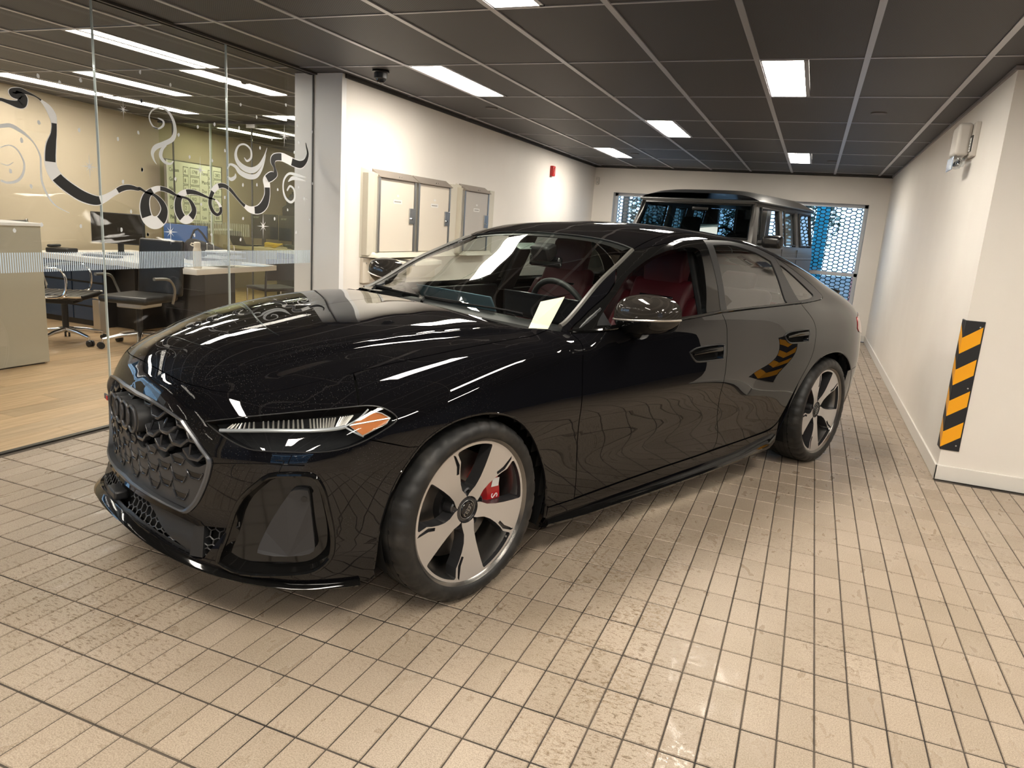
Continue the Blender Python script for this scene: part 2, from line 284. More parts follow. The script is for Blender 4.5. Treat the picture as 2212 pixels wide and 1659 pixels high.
# far wall with two window openings
wx=[(-3.22,-1.2),(-.75,.66)]; wz=(.35,2.02)
mb=MB(); xs=[XL-T,wx[0][0],wx[0][1],wx[1][0],wx[1][1],XR_+T]
for a,b in ((0,1),(2,3),(4,5)): mb.b2((xs[a],YF,0),(xs[b],YF+.26,H+.15))
for a,b in wx: mb.b2((a,YF,0),(b,YF+.26,wz[0])); mb.b2((a,YF,wz[1]),(b,YF+.26,H+.15))
struct(mb.build('wall_far',WALL))
FRW=mat('window_frame_metal',(.55,.57,.60),.4,.3)
WGL=glass('window_glass',(.93,.97,.97),1.5)
HEX=mat('hex_screen',(.02,.05,.06),.5)
for k,(a,b) in enumerate(wx):
    fr=MB(); y0=YF+.14; w=.05
    fr.b2((a,y0,wz[0]),(a+w,y0+.06,wz[1])).b2((b-w,y0,wz[0]),(b,y0+.06,wz[1])).b2((a,y0,wz[1]-w),(b,y0+.06,wz[1])).b2((a,y0,wz[0]),(b,y0+.06,wz[0]+w)).b2((a,y0,.95),(b,y0+.06,1.005))
    W_=struct(fr.build('window_%d'%(k+1),FRW,bevel=.003))
    for z0,z1 in ((wz[0]+w,.95),(1.005,wz[1]-w)):
        MB().b2((a+w,y0+.025,z0),(b-w,y0+.031,z1)).build('pane',WGL,W_)
    # honeycomb metal screen outside the glass
    hx=MB(); cw,ch=.095,.058; t=.0135; y1=YF+.36
    cp=cw*.77; nx=int((b-a+.6)/cp)+2; nz=int((wz[1]-wz[0]+.3)/ch)+3
    for j in range(nz):
        for i in range(nx):
            cx=a-.3+i*cp; cz=wz[0]-.1+j*ch+(ch/2 if i%2 else 0)
            P6=[(-cw*.5,0),(-cw*.27,-ch*.5),(cw*.27,-ch*.5),(cw*.5,0)]
            for (u0,v0),(u1,v1) in zip(P6[:-1],P6[1:]):
                L=math.hypot(u1-u0,v1-v0); nx_,nz_=-(v1-v0)/L*t/2,(u1-u0)/L*t/2
                q=[(u0+nx_,v0+nz_),(u1+nx_,v1+nz_),(u1-nx_,v1-nz_),(u0-nx_,v0-nz_)]
                hx.add([(cx+u,y1,cz+v) for u,v in q]+[(cx+u,y1+.012,cz+v) for u,v in q],[(0,1,2,3),(7,6,5,4),(0,4,5,1),(2,6,7,3)])
    o=hx.build('hexagon_screen',HEX,W_); o['kind']='stuff'
# outside: ground, coloured strips of a street scene
tag(MB().b2((-12,YF+.6,-.3),(12,30,-.1)).build('street_paving',mat('paving',(.35,.36,.37),.8)),None,None,None,'structure')
for i,(x,w,c,nm) in enumerate([(.05,.22,(.02,.32,.45),'teal'),(-.9,.14,(.05,.07,.08),'dark grey'),(-3.2,.12,(.12,.08,.06),'dark brown'),(-2.2,.2,(.30,.36,.38),'grey')]):
    y=14.6+i*.5; mb=MB().b2((x*1.2-w/2,y,-.1),(x*1.2+w/2,y+w,3.4)).b2((x*1.2-w*.8,y-w*.3,-.1),(x*1.2+w*.8,y+w*1.3,.05))
    tag(mb.build('outdoor_post',mat('post'+nm,c,.5)),nm+' post standing outdoors behind the honeycomb window screen','post')
mb=MB().b2((-6,19,-.1),(6,19.3,.7)); tag(mb.build('garden_wall',mat('gw',(.36,.40,.42),.8)),'low grey garden wall outdoors beyond the far windows','wall')
BUSH=mat('shrub_leaf',(.10,.20,.13),.7); noisy(BUSH,(.03,.06,.05),(.40,.50,.42),6.)
for i,(x,y,s,l) in enumerate([(-3.6,16.8,1.2,'leafy grey-green shrub outdoors behind the left far window'),(-1.6,17,1.1,'low shrub outdoors hidden mostly behind the off-roader'),(-.2,17.5,1.4,'tall mottled shrub outdoors left of the teal post'),(1.5,17.2,1.2,'tall mottled shrub outdoors right of the teal post')]):
    mb=MB()
    for k in range(420):
        u=random.gauss(0,1);v=random.gauss(0,1);w=random.gauss(0,1);L=math.sqrt(u*u+v*v+w*w); rr=s*.5*random.uniform(.5,1); c=Vector((x+u/L*rr*.9,y+v/L*rr*.6,1.1+s*.5+w/L*rr*1.3))
        a=random.uniform(0,6.28); t1=Vector((math.cos(a),math.sin(a),random.uniform(-.6,.6)))*.07*s; t2=Vector((-math.sin(a),math.cos(a),random.uniform(-.5,.9)))*.035*s
        mb.add([c-t1,c-t2,c+t1,c+t2],[(0,1,2,3)])
    t=thing('garden_shrub',l,'shrub',(0,0,0)); mb.build('foliage',BUSH,t)['kind']='stuff'
    MB().tube([(x,y,-.1),(x+.05,y,.8),(x,y,1.4+s*.3)],[.07,.05,.03],8).build('trunk',mat('bark',(.10,.07,.05),.9),t)
mb=MB()
for i in range(5): mb.b2((.75+.35*i,15.4,.2),(1.0+.35*i,15.7,.95))
mb.b2((.6,15.4,-.1),(2.6,15.7,.22)); tag(mb.build('newspaper_rack',mat('redpaint',(.5,.1,.08),.5)),'red rack outdoors seen through the far window screen','rack')
# baseboards
struct(MB().b2((XR_-.014,YS-.014,0),(XR_,YF,.095)).b2((XR_-.014,YS-.014,0),(1.80,YS,.095)).build('baseboard_right',TRIM,bevel=.004))
struct(MB().b2((XL,YF-.014,0),(XR_,YF,.095)).build('baseboard_far',TRIM,bevel=.004))
struct(MB().b2((XL,YS-.04,0),(XL+.014,YF,.095)).build('baseboard_left',TRIM,bevel=.004))
# ---- the glazed front behind the viewer ----
mb=MB()
for x in (-2.4,-.9,.6): mb.b2((x,YB,0),(x+.08,YB+.08,H))
mb.b2((-2.4,YB,H-.25),(.68,YB+.08,H)).b2((-2.4,YB,0),(.68,YB+.08,.12)).b2((-2.4,YB,1.0),(.68,YB+.08,1.06))
fr=struct(mb.build('window_3',mat('dark_frame',(.03,.03,.035),.4)))
MB().b2((-2.4,YB+.03,.12),(.68,YB+.036,H-.25)).build('pane',WGL,fr)
struct(MB().b2((.68,YB-.1,.0),(XE,YB+.1,H+.1)).b2((-3.95,YB-.1,0),(-2.4,YB+.1,H+.1)).build('wall_entry',mat('grey_wall')))
struct(MB().b2((-30,-40,-.3),(30,YB,-.13)).build('street_pavement',MATS['paving']))
struct(MB().b2((-16,-24,-.1),(-15,9,1.5)).build('hedge_wall',mat('street_wall',(.10,.16,.20),.8)))
struct(MB().b2((-10,-24,-.1),(14,-23,5)).build('wall_across_street',mat('street_wall',(.25,.30,.36),.8)))
# ---- office walls ----
a=Vector((-7.55,3.8,0)); b=Vector((-9.75,12.9,0)); d=(b-a).normalized(); n=Vector((-d.y,d.x,0))
struct(MB().prism([a,b,b+n*.15,a+n*.15],(0,0,H+.1)).build('wall_office',OFFW))
struct(MB().b2((-9.75,12.6,0),(XL-T,12.75,H+.1)).build('wall_office_back',OFFW))
mb=MB().b2((-7.8,-1.3,0),(-7.65,.4,H+.1)).b2((-7.8,3.62,0),(-7.62,3.9,H+.1)).b2((-7.8,.4,0),(-7.65,3.62,.5)).b2((-7.8,.4,2.3),(-7.65,3.62,H+.1))
struct(mb.build('wall_office_side',mat('grey_lilac',(.55,.52,.56),.6)))
mb=MB()
for y in (.4,1.45,2.5,3.57): mb.b2((-7.76,y,.5),(-7.70,y+.05,2.3))
mb.b2((-7.76,.4,.5),(-7.70,3.62,.55)).b2((-7.76,.4,2.25),(-7.70,3.62,2.3))
fr=struct(mb.build('window_6',FRW)); MB().b2((-7.735,.4,.5),(-7.73,3.62,2.3)).build('pane',WGL,fr)
struct(MB().b2((-8.2,-1.35,0),(XG+.1,-1.2,H+.1)).build('wall_office_near',OFFW))
struct(MB().b2((XG-.1,YB,0),(XG+.02,-1.2,H+.1)).build('wall_entry_side',mat('grey_wall')))
# ---- ceiling: grid bars, perforated panels ----
def ceil_mat():
    m=mat('perforated_panel',(.05,.046,.044),.55); po=pos(m)
    s=N(m,'ShaderNodeSeparateXYZ'); LK(m,po,s.inputs[0])
    def sn(out,k):
        a=N(m,'ShaderNodeMath',operation='MULTIPLY'); a.inputs[1].default_value=k; LK(m,out,a.inputs[0])
        b=N(m,'ShaderNodeMath',operation='SINE'); LK(m,a.outputs[0],b.inputs[0]); return b.outputs[0]
    mu=N(m,'ShaderNodeMath',operation='MULTIPLY'); LK(m,sn(s.outputs[0],430),mu.inputs[0]); LK(m,sn(s.outputs[1],430),mu.inputs[1])
    r=ramp(m,mu.outputs[0],[(.2,(.066,.063,.067)),(.45,(.009,.0085,.009))])
    LK(m,r.outputs[0],P(m).inputs['Base Color']); return m
PERF=ceil_mat()
LAMP=mat('lamp_diffuser',(1,.93,.80),.5,emit=LAMPE,ecol=(1.0,.92,.80))
LAMPO=mat('office_lamp_diffuser',(1,.97,.9),.5,emit=LAMPE*.55,ecol=(1.0,.92,.80))
CX0,CPX,CY0,CPY=-.4754,.6004,3.634,1.191
ceil=struct(MB().b2((-10.2,YB,H+.05),(XE,13.5,H+.12)).build('ceiling',mat('plenum',(.02,.02,.02),.9)))
xs=[CX0+CPX*k for k in range(-17,11)]; ys=[CY0+CPY*k for k in range(-9,9)]
for x in xs:
    if x>XE or x<-10: continue
    MB().b2((x-.016,YB,H-.005),(x+.016,13.3,H+.012)).build('grid_bar',GRID,ceil)
for y in ys:
    if YB<y<13.4: MB().b2((-10.1,y-.009,H-.002),(XE,y+.009,H+.010)).build('grid_bar',GRID,ceil)
lights=[(-.4754,4.825,0),(-.4754,9.589,0),(-2.877,4.825,0),(-2.877,9.589,0),(-1.676,7.207,0),(-1.676,2.443,0),(-.4754,.061,0),(-2.877,.061,0),(-1.676,-2.32,0),(.7254,2.443,0),(.7254,-2.32,0),(1.926,.061,0),(3.127,2.443,0),(3.127,-2.32,0),(-2.877,-4.7,0),(-.4754,-4.7,0),
 (-4.828,3.634,1),(-6.329,4.825,1),(-7.43,4.825,1),(-7.43,6.016,1),(-8.13,8.398,1),(-6.079,7.207,1),(-5.2,9.589,1),(-6.6,9.589,1),(-6.0,1.25,1),(-7.2,2.44,1)]
taken={}
for x,y,of in lights:
    k=(round((x-CX0)/CPX-.2),round((y-CY0)/CPY)); taken[k]=(x,y,of)
npan=0; rest=MB()
pc={}
def panel(x0,x1,y0,y1,vis):
    if x1-x0<.02: return
    key=(round(x1-x0,3),round(y1-y0,3))
    if vis:
        if key not in pc:
            w,l=key; m_=MB().b2((-w/2,-l/2,-.004),(w/2,l/2,.004)); o=m_.build('ceiling_panel',PERF,ceil); pc[key]=o.data
        else: o=bpy.data.objects.new('ceiling_panel',pc[key]); link(o,ceil)
        o.location=((x0+x1)/2,(y0+y1)/2,H+.006)
    else: rest.b2((x0,y0,H+.002),(x1,y1,H+.010))
for i in range(-16,10):
    for j in range(-8,8):
        x0=CX0+CPX*i+.015; x1=x0+CPX-.03; y0=CY0+CPY*j+.011; y1=y0+CPY-.022
        if x0>XE-.1 or y1<YB: continue
        if (i,j) in taken:
            lx=taken[(i,j)][0]; 
            if lx-x0>.03: panel(x0,lx-.004,y0,y1,True)
            x0=max(x0,lx+.29)
        q=cam_px((x0+x1)/2,(y0+y1)/2,H); vis=q is not None and -250<q[0]<2460 and q[1]>-260
        panel(x0,x1,y0,y1,vis)
o=rest.build('ceiling_panel',PERF,ceil); o['kind']='stuff'
nm={0:'first',1:'second'}
LB={(-.4754,4.825):'nearest rectangular ceiling light over the right lane by the hazard guard corner',(-.4754,9.589):'far small ceiling light near the right wall above the grey off-roader',
 (-2.877,4.825):'long ceiling light beside the dome camera over the left wall',(-2.877,9.589):'far ceiling light near the red alarm on the left wall',(-1.676,7.207):'middle ceiling light above the sedan roof',(-1.676,2.443):'ceiling light cut by the top edge of the view',
 (-4.828,3.634):'largest long white light just inside the office glass',(-6.329,4.825):'second long white office light above the monitor desk',(-7.43,4.825):'office light along the cream wall, nearer half of the long row',(-7.43,6.016):'office light along the cream wall, farther half of the long row',
 (-8.13,8.398):'office light beyond the inner glass partition',(-6.079,7.207):'short office light peeking beside the white column'}
for x,y,of in lights:
    g='ceiling lights behind the viewer' if (x,y) not in LB else None
    t=thing('ceiling_light',LB.get((x,y),'recessed fluorescent ceiling light outside the view'),'ceiling light',(x+.005,y,H),0,g)
    L=CPY
    MB().b2((0,.012,-.002),(.02,L-.012,.012)).b2((.256,.012,-.002),(.28,L-.012,.012)).b2((0,.012,-.002),(.28,.03,.012)).b2((0,L-.03,-.002),(.28,L-.012,.012)).build('frame',GRID,t)
    MB().b2((.02,.03,.0),(.256,L-.03,.008)).build('diffuser',LAMPO if of else LAMP,t)
# shadow gap trim along walls
struct(MB().b2((XL-.02,YS,H-.03),(XL+.012,YF,H)).b2((XL,YF-.012,H-.03),(XR_,YF,H)).build('trim_2',mat('dark_trim',(.05,.045,.04),.5)))
struct(MB().b2((XR_-.014,YS-.014,H-.022),(XR_,YF,H)).b2((XR_,YS-.014,H-.022),(1.80,YS,H)).build('trim_3',mat('grey_trim',(.30,.28,.29),.5)))
struct(MB().b2((XG-.035,-2,H-.014),(XG-.012,YS-.04,H)).b2((XG+.012,-2,H-.014),(XG+.035,YS-.04,H)).build('trim_4',MATS['dark_trim']))
for x,y,l in ((-3.0,6.6,'round flush ceiling sensor nearest the left wall'),(.32,6.7,'round flush ceiling sensor over the right lane'),(-2.45,10.2,'small round ceiling sensor beside the far left light'),(.05,10.4,'small round ceiling sensor beside the far right light')):
    tag(MB().lathe([(0,-.006),(.055,-.006),(.06,0),(.06,.004)],28).build('ceiling_sensor',mat('sensor',(.07,.06,.055),.5),loc=(x,y,H),smooth=True),l,'sensor')
# ---- glass wall with winter painting ----
GW=glass('office_glass',(.975,.98,.972),1.5)
gw=struct(MB().b2((XG-.006,-1.2,.006),(XG+.006,3.0875,H)).build('window_4',GW))
EDGE=mat('polished_glass_edge',(.75,.85,.85),.2,.2)
MB().b2((XG-.006,3.0925,.006),(XG+.006,4.0875,H)).build('pane',GW,gw); MB().b2((XG-.006,4.0925,.006),(XG+.006,YS-.045,H)).build('pane',GW,gw)
for y in (3.09,4.09): MB().b2((XG-.008,y-.0022,.006),(XG+.008,y+.0022,H)).build('glass_joint',EDGE,gw)
MB().b2((XG-.004,YS-.05,.0),(XG+.006,YS-.042,H)).build('glass_joint',mat('dark_seal',(.08,.08,.08),.4),gw)
STR=mat('frosted_stripe',(.62,.74,.86),.6)
mb=MB(); y=1.2
while y<5.0: mb.b2((XG+.0065,y,.958),(XG+.0072,y+.0062,1.062)); y+=.0125
o=mb.build('frosted_stripe_band',STR,gw); o['kind']='stuff'
PW=mat('white_paint',(.92,.93,.94),.7); PB=mat('black_paint',(.008,.008,.008),.5); PG=mat('grey_paint',(.72,.75,.77),.7)
def ribbon(name,pts,mt,off,scale=1.0,n=6,rng=None):
    c=crom(pts,n); c=[np.array(q) for q in c]
    if rng: c=c[int(rng[0]*(len(c)-1)):int(rng[1]*(len(c)-1))+1]
    vs=[];fs=[]
    for i,q in enumerate(c):
        a=c[max(0,i-1)];b=c[min(len(c)-1,i+1)];t=(b-a)[:2];t=t/max(1e-6,np.linalg.norm(t));nn=np.array([-t[1],t[0]])
        w=max(.0006,q[2]*scale)
        for s in(-1,1):
            e=q[:2]+nn*w*s*np.array([1.45,1.12]); vs.append((XG+.0066+off,e[0],e[1])); 
    for i in range(len(c)-1): fs.append((2*i,2*i+1,2*i+3,2*i+2))
    k=len(vs); vs2=[(v[0]-.0005,v[1],v[2]) for v in vs]
    return MB().add(vs+vs2,fs+[tuple(j+k for j in f[::-1]) for f in fs]).build(name,mt,gw)
ribbon('painted_ribbon',DEC['rib'],PW,0,1.12)
for a,b in DEC['black']: ribbon('painted_ribbon',DEC['rib'],PB,.0008,.94,6,(a,b))
for s in DEC['swirls']: ribbon('painted_swirl',s,PG,0)
for y,z,r,k in DEC['stars']:
    vs=[(XG+.0068,y,z)];
    L=[1,.35,.75,.35,1,.35,.7,.35]
    pts=[]
    for i in range(16):
        aa=math.pi*i/8; rr=r*(1 if i%4==0 else .62 if i%2==0 else .13); pts.append((XG+.0068,y+rr*math.sin(aa)*.8,z+rr*math.cos(aa)*(1.15 if i==0 or i==8 else .9)))
    MB().add(vs+pts,[(0,i+1,(i+1)%16+1) for i in range(16)]).build('painted_star',PG if k else PW,gw)
for i,(y,z) in enumerate(DEC['dots']):
    n=9; r=.013; pts=[(XG+.0068,y+r*random.uniform(.6,1.05)*math.cos(2*math.pi*j/n)*.8,z+r*random.uniform(.7,1.2)*math.sin(2*math.pi*j/n)) for j in range(n)]
    MB().add(pts,[tuple(range(n))]).build('painted_snowflake',PG,gw)
# =================== WALL-MOUNTED THINGS ===================
# hazard corner guard
YEL=mat('safety_yellow',(.95,.42,.01),.35); 
t=thing('corner_guard','yellow and black striped hazard guard on the white wall corner','corner guard',(XR_,YS,.195))
hg=.81
MB().prism([(-.008,-.008,0),(.098,-.008,0),(.098,0,0),(0,0,0),(0,.098,0),(-.008,.098,0)],(0,0,hg)).build('backing',mat('guard_black',(.012,.013,.016),.45),t,bevel=.003)
for k in range(4):
    z0=.605-.196*k+.0
    a=z0; b=z0+.098
    MB().prism([(-.0075,-.0085,a),(.090,-.0085,a+.074),(.090,-.0085,b+.074),(-.0075,-.0085,b)],(0,.0012,0)).build('stripe',YEL,t)
    MB().prism([(-.0085,-.0075,a),(-.0085,.088,a+.074),(-.0085,.088,min(b+.074,hg)),(-.0085,-.0075,b)],(.0012,0,0)).build('stripe',YEL,t)
for z in (.035,.40,.775): MB().lathe([(0,-.003),(.004,-.002),(.005,0)],12,ax='y',c=(.075,-.009,z)).build('screw',STEEL,t)
# emergency light
EM=mat('emergency_beige',(.62,.58,.53),.4); CLR=glass('clear_plastic',(.9,.92,.93),1.45,.05)
t=thing('emergency_light','beige emergency light unit with clear lamp heads high on the wall','emergency light',(XR_,5.93,2.0))
MB().b2((-.03,-.06,.04),(0,.30,.26)).build('back_plate',EM,t,bevel=.004)
MB().b2((-.115,.02,.05),(-.03,.27,.265)).build('housing',EM,t,bevel=.022,seg=4)
MB().b2((-.037,-.045,.07),(-.029,.012,.175)).build('label_window',BLACKP,t)
lb=MB().b2((-.039,-.04,.072),(-.036,.008,.16)).build('battery_label',mat('label_white',(.75,.74,.72),.6),t)
mb=MB()
for i,w in enumerate((.02,.03,.024,.014)): mb.b2((-.0395,-.03,.082+.018*i),(-.0388,-.03+w,.088+.018*i))
mb.build('label_print',BLACKP,lb)
for y in (.06,.20):
    MB().lathe([(.012,0),(.03,-.01),(.034,-.04),(.028,-.065),(0,-.072)],20,c=(-.07,y,.045)).build('lamp_head',CLR,t,smooth=True)
    MB().lathe([(.0,-.01),(.018,-.03),(.020,-.05),(0,-.058)],16,c=(-.07,y,.045)).build('reflector',CHROME,t,smooth=True)
MB().b2((-.118,.03,-.045),(-.112,.26,.045)).build('visor',mat('mirror_blue',(.45,.55,.7),.15,.8),t,bevel=.002)
# key cabinets
CAB=mat('cabinet_white',(.70,.64,.55),.45); CABG=mat('cabinet_grey',(.50,.47,.43),.4)
def cabinet(y0,ys,label,dz=0,m=CAB):
    x=XL; t=thing('wall_cabinet',label,'cabinet',(x,y0,1.02))
    y1=ys[-1][1]-y0+.10
    d=.075
    # side cheek, tapered
    MB().prism([(0,-.02,0),(0,-.02,.74),(d,.12,.70),(d,.12,.05)],(0,.02,0)).build('side_cheek',CREAM,t)
    MB().b2((0,0,.02),(d-.012,y1,.70)).build('body',CREAM,t)
    MB().b2((0,y1,.02),(.06,y1+.13,.72)).build('filler_panel',CREAM,t,bevel=.003)
    for (a,b) in ys:
        a-=y0;b-=y0
        MB().b2((d-.012,a-.045,.045),(d+.012,a-.012,.68)).build('frame_post',STEEL,t)
        MB().b2((d-.012,b+.012,.045),(d+.008,b+.04,.68)).build('frame_post',STEEL,t)
        dr=MB().b2((d-.010,a-.005,.05),(d+.004,b+.008,.672)).build('door',m,t,bevel=.002)
        MB().b2((d+.003,b-.075,.30),(d+.014,b+.035,.44)).build('lock_plate',STEEL,dr,bevel=.002)
        MB().cyl((d+.012,b-.045,.345),(d+.024,b-.045,.345),.011).build('lock',CHROME,dr)
        MB().b2((d+.003,(a+b)/2-.075,.47),(d+.0055,(a+b)/2+.075,.505)).build('name_label',mat('label_white'),dr)
        mb=MB()
        for q in range(9): mb.b2((d+.0055,(a+b)/2-.055+q*.0125,.482),(d+.006,(a+b)/2-.047+q*.0125,.492))
        mb.build('name_print',mat('ink_grey',(.15,.14,.13),.6),dr)
        MB().b2((d+.003,(a+b)/2-.02,.53),(d+.0055,(a+b)/2+.02,.548)).build('number_label',mat('label_white'),dr)
        hd=MB().prism([(d-.01,a-.05,.672),(d+.03,a-.05,.68),(0,a-.02,.745),(0,a-.02,.70)],(0,b-a+.10,0)).build('canopy',mat('brushed_taupe',(.42,.37,.33),.35,.7),t)
        MB().cyl((d+.012,(a+b)/2,.70),(d+.016,(a+b)/2,.70),.006).cyl((d+.012,(a+b)/2+.04,.70),(d+.016,(a+b)/2+.04,.70),.004).build('indicator',CHROME,hd)
    MB().prism([(0,0,.0),(d+.05,.10,.0),(d,.10,.045),(0,0,.045)],(0,y1-.06,0)).build('sill',CREAM,t,bevel=.002)
    return t
cabinet(5.33,[(5.50,6.06),(6.18,6.76)],'cream double-door key cabinet with steel locks on the beige wall')
cabinet(7.08,[(7.16,7.72)],'grey single-door key cabinet, farther of the two wall cabinets',0,CABG)
t=thing('key_drop_station','cream angled key return box with small screen below the double cabinet','key drop',(XL,5.33,.80))
MB().b2((0,0,0),(.03,1.3,.215)).build('back_panel',CAB,t,bevel=.003)
MB().prism([(.03,.10,.21),(.21,.10,.19),(.21,.10,.15),(.03,.10,.02)],(0,1.0,0)).build('angled_tray',CREAM,t,bevel=.004)
MB().prism([(.11,.42,.205),(.215,.42,.195),(.24,.42,.15),(.12,.42,.17)],(0,.12,0)).build('handset',BLACKP,t,bevel=.006)
MB().prism([(.12,.58,.197),(.2,.58,.192),(.2,.58,.188),(.12,.58,.19)],(0,.22,0)).build('screen',mat('lcd_green',(.10,.14,.05),.3),t)
MB().cyl((.03,.05,.17),(.036,.05,.17),.006).build('bolt',STEEL,t)
# fire alarm strobe, motion sensor
RED=mat('alarm_red',(.45,.01,.01),.35)
t=thing('fire_alarm','small red fire alarm sounder on the left wall near the far corner','fire alarm',(XL,9.95,2.08))
MB().b2((0,0,0),(.05,.10,.14)).build('housing',RED,t,bevel=.01)
MB().b2((.05,.02,.03),(.065,.055,.11)).build('strobe_lens',mat('lens_pink',(.7,.2,.2),.15),t,bevel=.004)
t=thing('motion_sensor','small beige motion sensor in the far wall corner','sensor',(XL+.03,YF,2.13))
MB().b2((0,-.05,0),(.06,0,.12)).build('housing',EM,t,bevel=.012)
MB().lathe([(0,-.006),(.01,-.004),(.012,0)],12,ax='y',c=(.035,-.05,.035)).build('lens',CHROME,t)
MB().lathe([(0,-.004),(.005,0)],12,ax='y',c=(.02,-.05,.09)).build('lens',CHROME,t)
# dome camera
t=thing('dome_camera','black dome security camera hanging from the ceiling by the left wall','camera',(-3.19,4.98,H))
MB().lathe([(0,0),(.062,0),(.066,-.012),(.050,-.018),(0,-.018)],28).build('mount',BLACKP,t,smooth=True)
MB().lathe([(.05,-.014),(.048,-.055),(.040,-.060)],28).build('shroud',BLACKP,t,smooth=True)
MB().lathe([(.040,-.035),(.038,-.065),(.026,-.085),(0,-.094)],28).build('dome',BLACKG,t,smooth=True)
# =================== OFFICE ===================
# counter block
t=thing('reception_counter','tall greige reception counter panel behind the glass','counter',(-5.72,4.05,0))
MB().b2((-.45,-2.5,.012),(0,0,1.11)).build('body',mat('greige_laminate',(.46,.44,.36),.5),t,bevel=.003)
MB().b2((-.42,-2.5,0),(-.02,-.03,.06)).build('plinth',mat('kick_dark',(.05,.045,.04),.6),t)
MB().b2((-.46,-2.51,1.11),(.01,.01,1.135)).build('top',WHITE,t,bevel=.003)
t=thing('card_reader','small black device on top of the reception counter','device',(-5.81,3.49,1.135))
MB().b2((-.05,-.16,0),(.05,.14,.055)).build('body',BLACKP,t,bevel=.006); MB().cyl((.05,.1,.03),(.056,.1,.03),.01).build('lens',BLACKG,t)
MB().b2((.05,-.02,.018),(.053,.06,.032)).build('port_strip',mat('ink_grey'),t)
# inner glass partition
GIN=glass('green_glass',(.89,.93,.79),1.5)
pt=struct(MB().b2((-8.55,7.79,.01),(-6.92,7.80,H-.02)).build('window_5',GIN))
MB().b2((-6.90,7.79,.01),(-5.3,7.80,H-.02)).build('pane',GIN,pt)
MB().prism([(-8.56,7.72,H-.02),(-8.36,6.86,.0),(-8.53,7.72,.0)],(.012,.003,0)).build('slanted_tint_wedge',GIN,pt)  # made-up green wedge that draws a slanted tint edge
DK=mat('dark_seal')
for x in (-8.26,-6.91): MB().b2((x-.006,7.785,.01),(x+.006,7.805,H-.02)).build('glass_joint',DK,pt)
MB().b2((-7.61,7.78,.0),(-7.595,7.81,H-.02)).build('glass_joint',EDGE,pt)
MB().b2((-8.6,7.775,H-.03),(-5.3,7.815,H-.005)).build('head_rail',DK,pt)
MB().b2((-6.98,7.77,H-.075),(-6.84,7.82,H-.03)).build('patch_fitting',STEEL,pt)
mb=MB(); x=-7.9
while x<-6.95: mb.b2((x,7.783,.98),(x+.012,7.785,1.14)); x+=.03
o=mb.build('frosted_stripe_band',mat('stripe_grey',(.34,.36,.27),.6),pt); o['kind']='stuff'
# whiteboard on the slanted wall
wa=Vector((-8.45,7.75,0)); wb=Vector((-8.78,9.11,0)); dd=(wb-wa).normalized(); ang=math.atan2(dd.y,dd.x)
Lw=(wb-wa).length
t=thing('whiteboard','whiteboard with handwritten names and a grid of numbers behind green glass','whiteboard',(wa.x+.06,wa.y,1.08),ang)
MB().b2((0,-.03,0),(Lw,-.012,.85)).build('board',mat('board_white',(.80,.82,.74),.3),t,bevel=.003)
MB().b2((-.01,-.035,-.012),(Lw+.01,-.005,.0)).b2((-.01,-.035,.85),(Lw+.01,-.005,.862)).b2((-.012,-.035,-.012),(0,-.005,.862)).b2((Lw,-.035,-.012),(Lw+.012,-.005,.862)).build('frame',STEEL,t)
MB().b2((.0,-.10,-.10),(Lw+.2,-.03,-.075)).build('pen_tray',WHITE,t)
INK=mat('marker_ink',(.03,.05,.03),.6)
def textobj(name,s,size,loc,mt,parent,rot=(R(90),0,0),ext=.0006):
    c=bpy.data.curves.new(name,'FONT'); c.body=s; c.size=size; c.extrude=ext; c.align_x='LEFT'; c.resolution_u=2
    tmp=bpy.data.objects.new(name+'_t',c); COL.objects.link(tmp); dg=bpy.context.evaluated_depsgraph_get(); dg.update()
    me=bpy.data.meshes.new_from_object(tmp.evaluated_get(dg)); bpy.data.objects.remove(tmp); me.materials.clear(); me.materials.append(mt)
    o=bpy.data.objects.new(name,me); o.location=loc; o.rotation_euler=rot; link(o,parent); return o
rows=[('Coreen','4','1798','Fares','3','2802'),('Gerry','8','1289','Mandel','3','443'),('Nael','5','850','Don','2','417'),('Mark','6','912','Alex','4','366'),('Greg','2','640','Sam','3','500'),('Paul','4','711','Lee','1','800')]
for r_,row in enumerate(rows):
    z=.70-.128*r_
    for c_,(tx,xx) in enumerate(zip(row,(.06,.42,.60,.86,1.06,1.22))):
        textobj('handwriting',tx,.075,(xx,-.0315,z),INK,t)
    mb=MB()
    for x0,w in ((.39,.13),(.56,.24),(1.03,.12),(1.18,.22)):
        for a,b in (((x0,z-.03),(x0+w,z-.022)),((x0,z+.08),(x0+w,z+.088)),((x0,z-.03),(x0+.008,z+.08)),((x0+w-.004,z-.03),(x0+w,z+.08))): mb.b2((a[0],-.0318,a[1]),(b[0],-.0305,b[1]))
    mb.build('drawn_box',INK,t)
# main L desk
DTOP=mat('desk_white',(.80,.78,.74),.35)
t=thing('desk','white topped desk with thick edge reaching out toward the glass','desk',(-5.50,5.48,0),0)
MB().prism([(0,-.05,.69),(-.10,1.22,.69),(-.75,1.22,.69),(-1.12,.95,.69),(-1.12,.0,.69),(-.5,-.12,.69)],(0,0,.055)).build('worktop',DTOP,t,bevel=.003)
MB().b2((-1.10,.55,0),(-.50,1.0,.69)).build('pedestal',mat('black_laminate',(.018,.017,.017),.5),t)
for z in (.22,.45): MB().b2((-1.08,.542,z),(-.52,.552,z+.006)).build('drawer_gap',GREYP,t)
MB().b2((-1.10,.15,0),(-1.06,.54,.69)).build('modesty_panel',mat('black_laminate'),t)
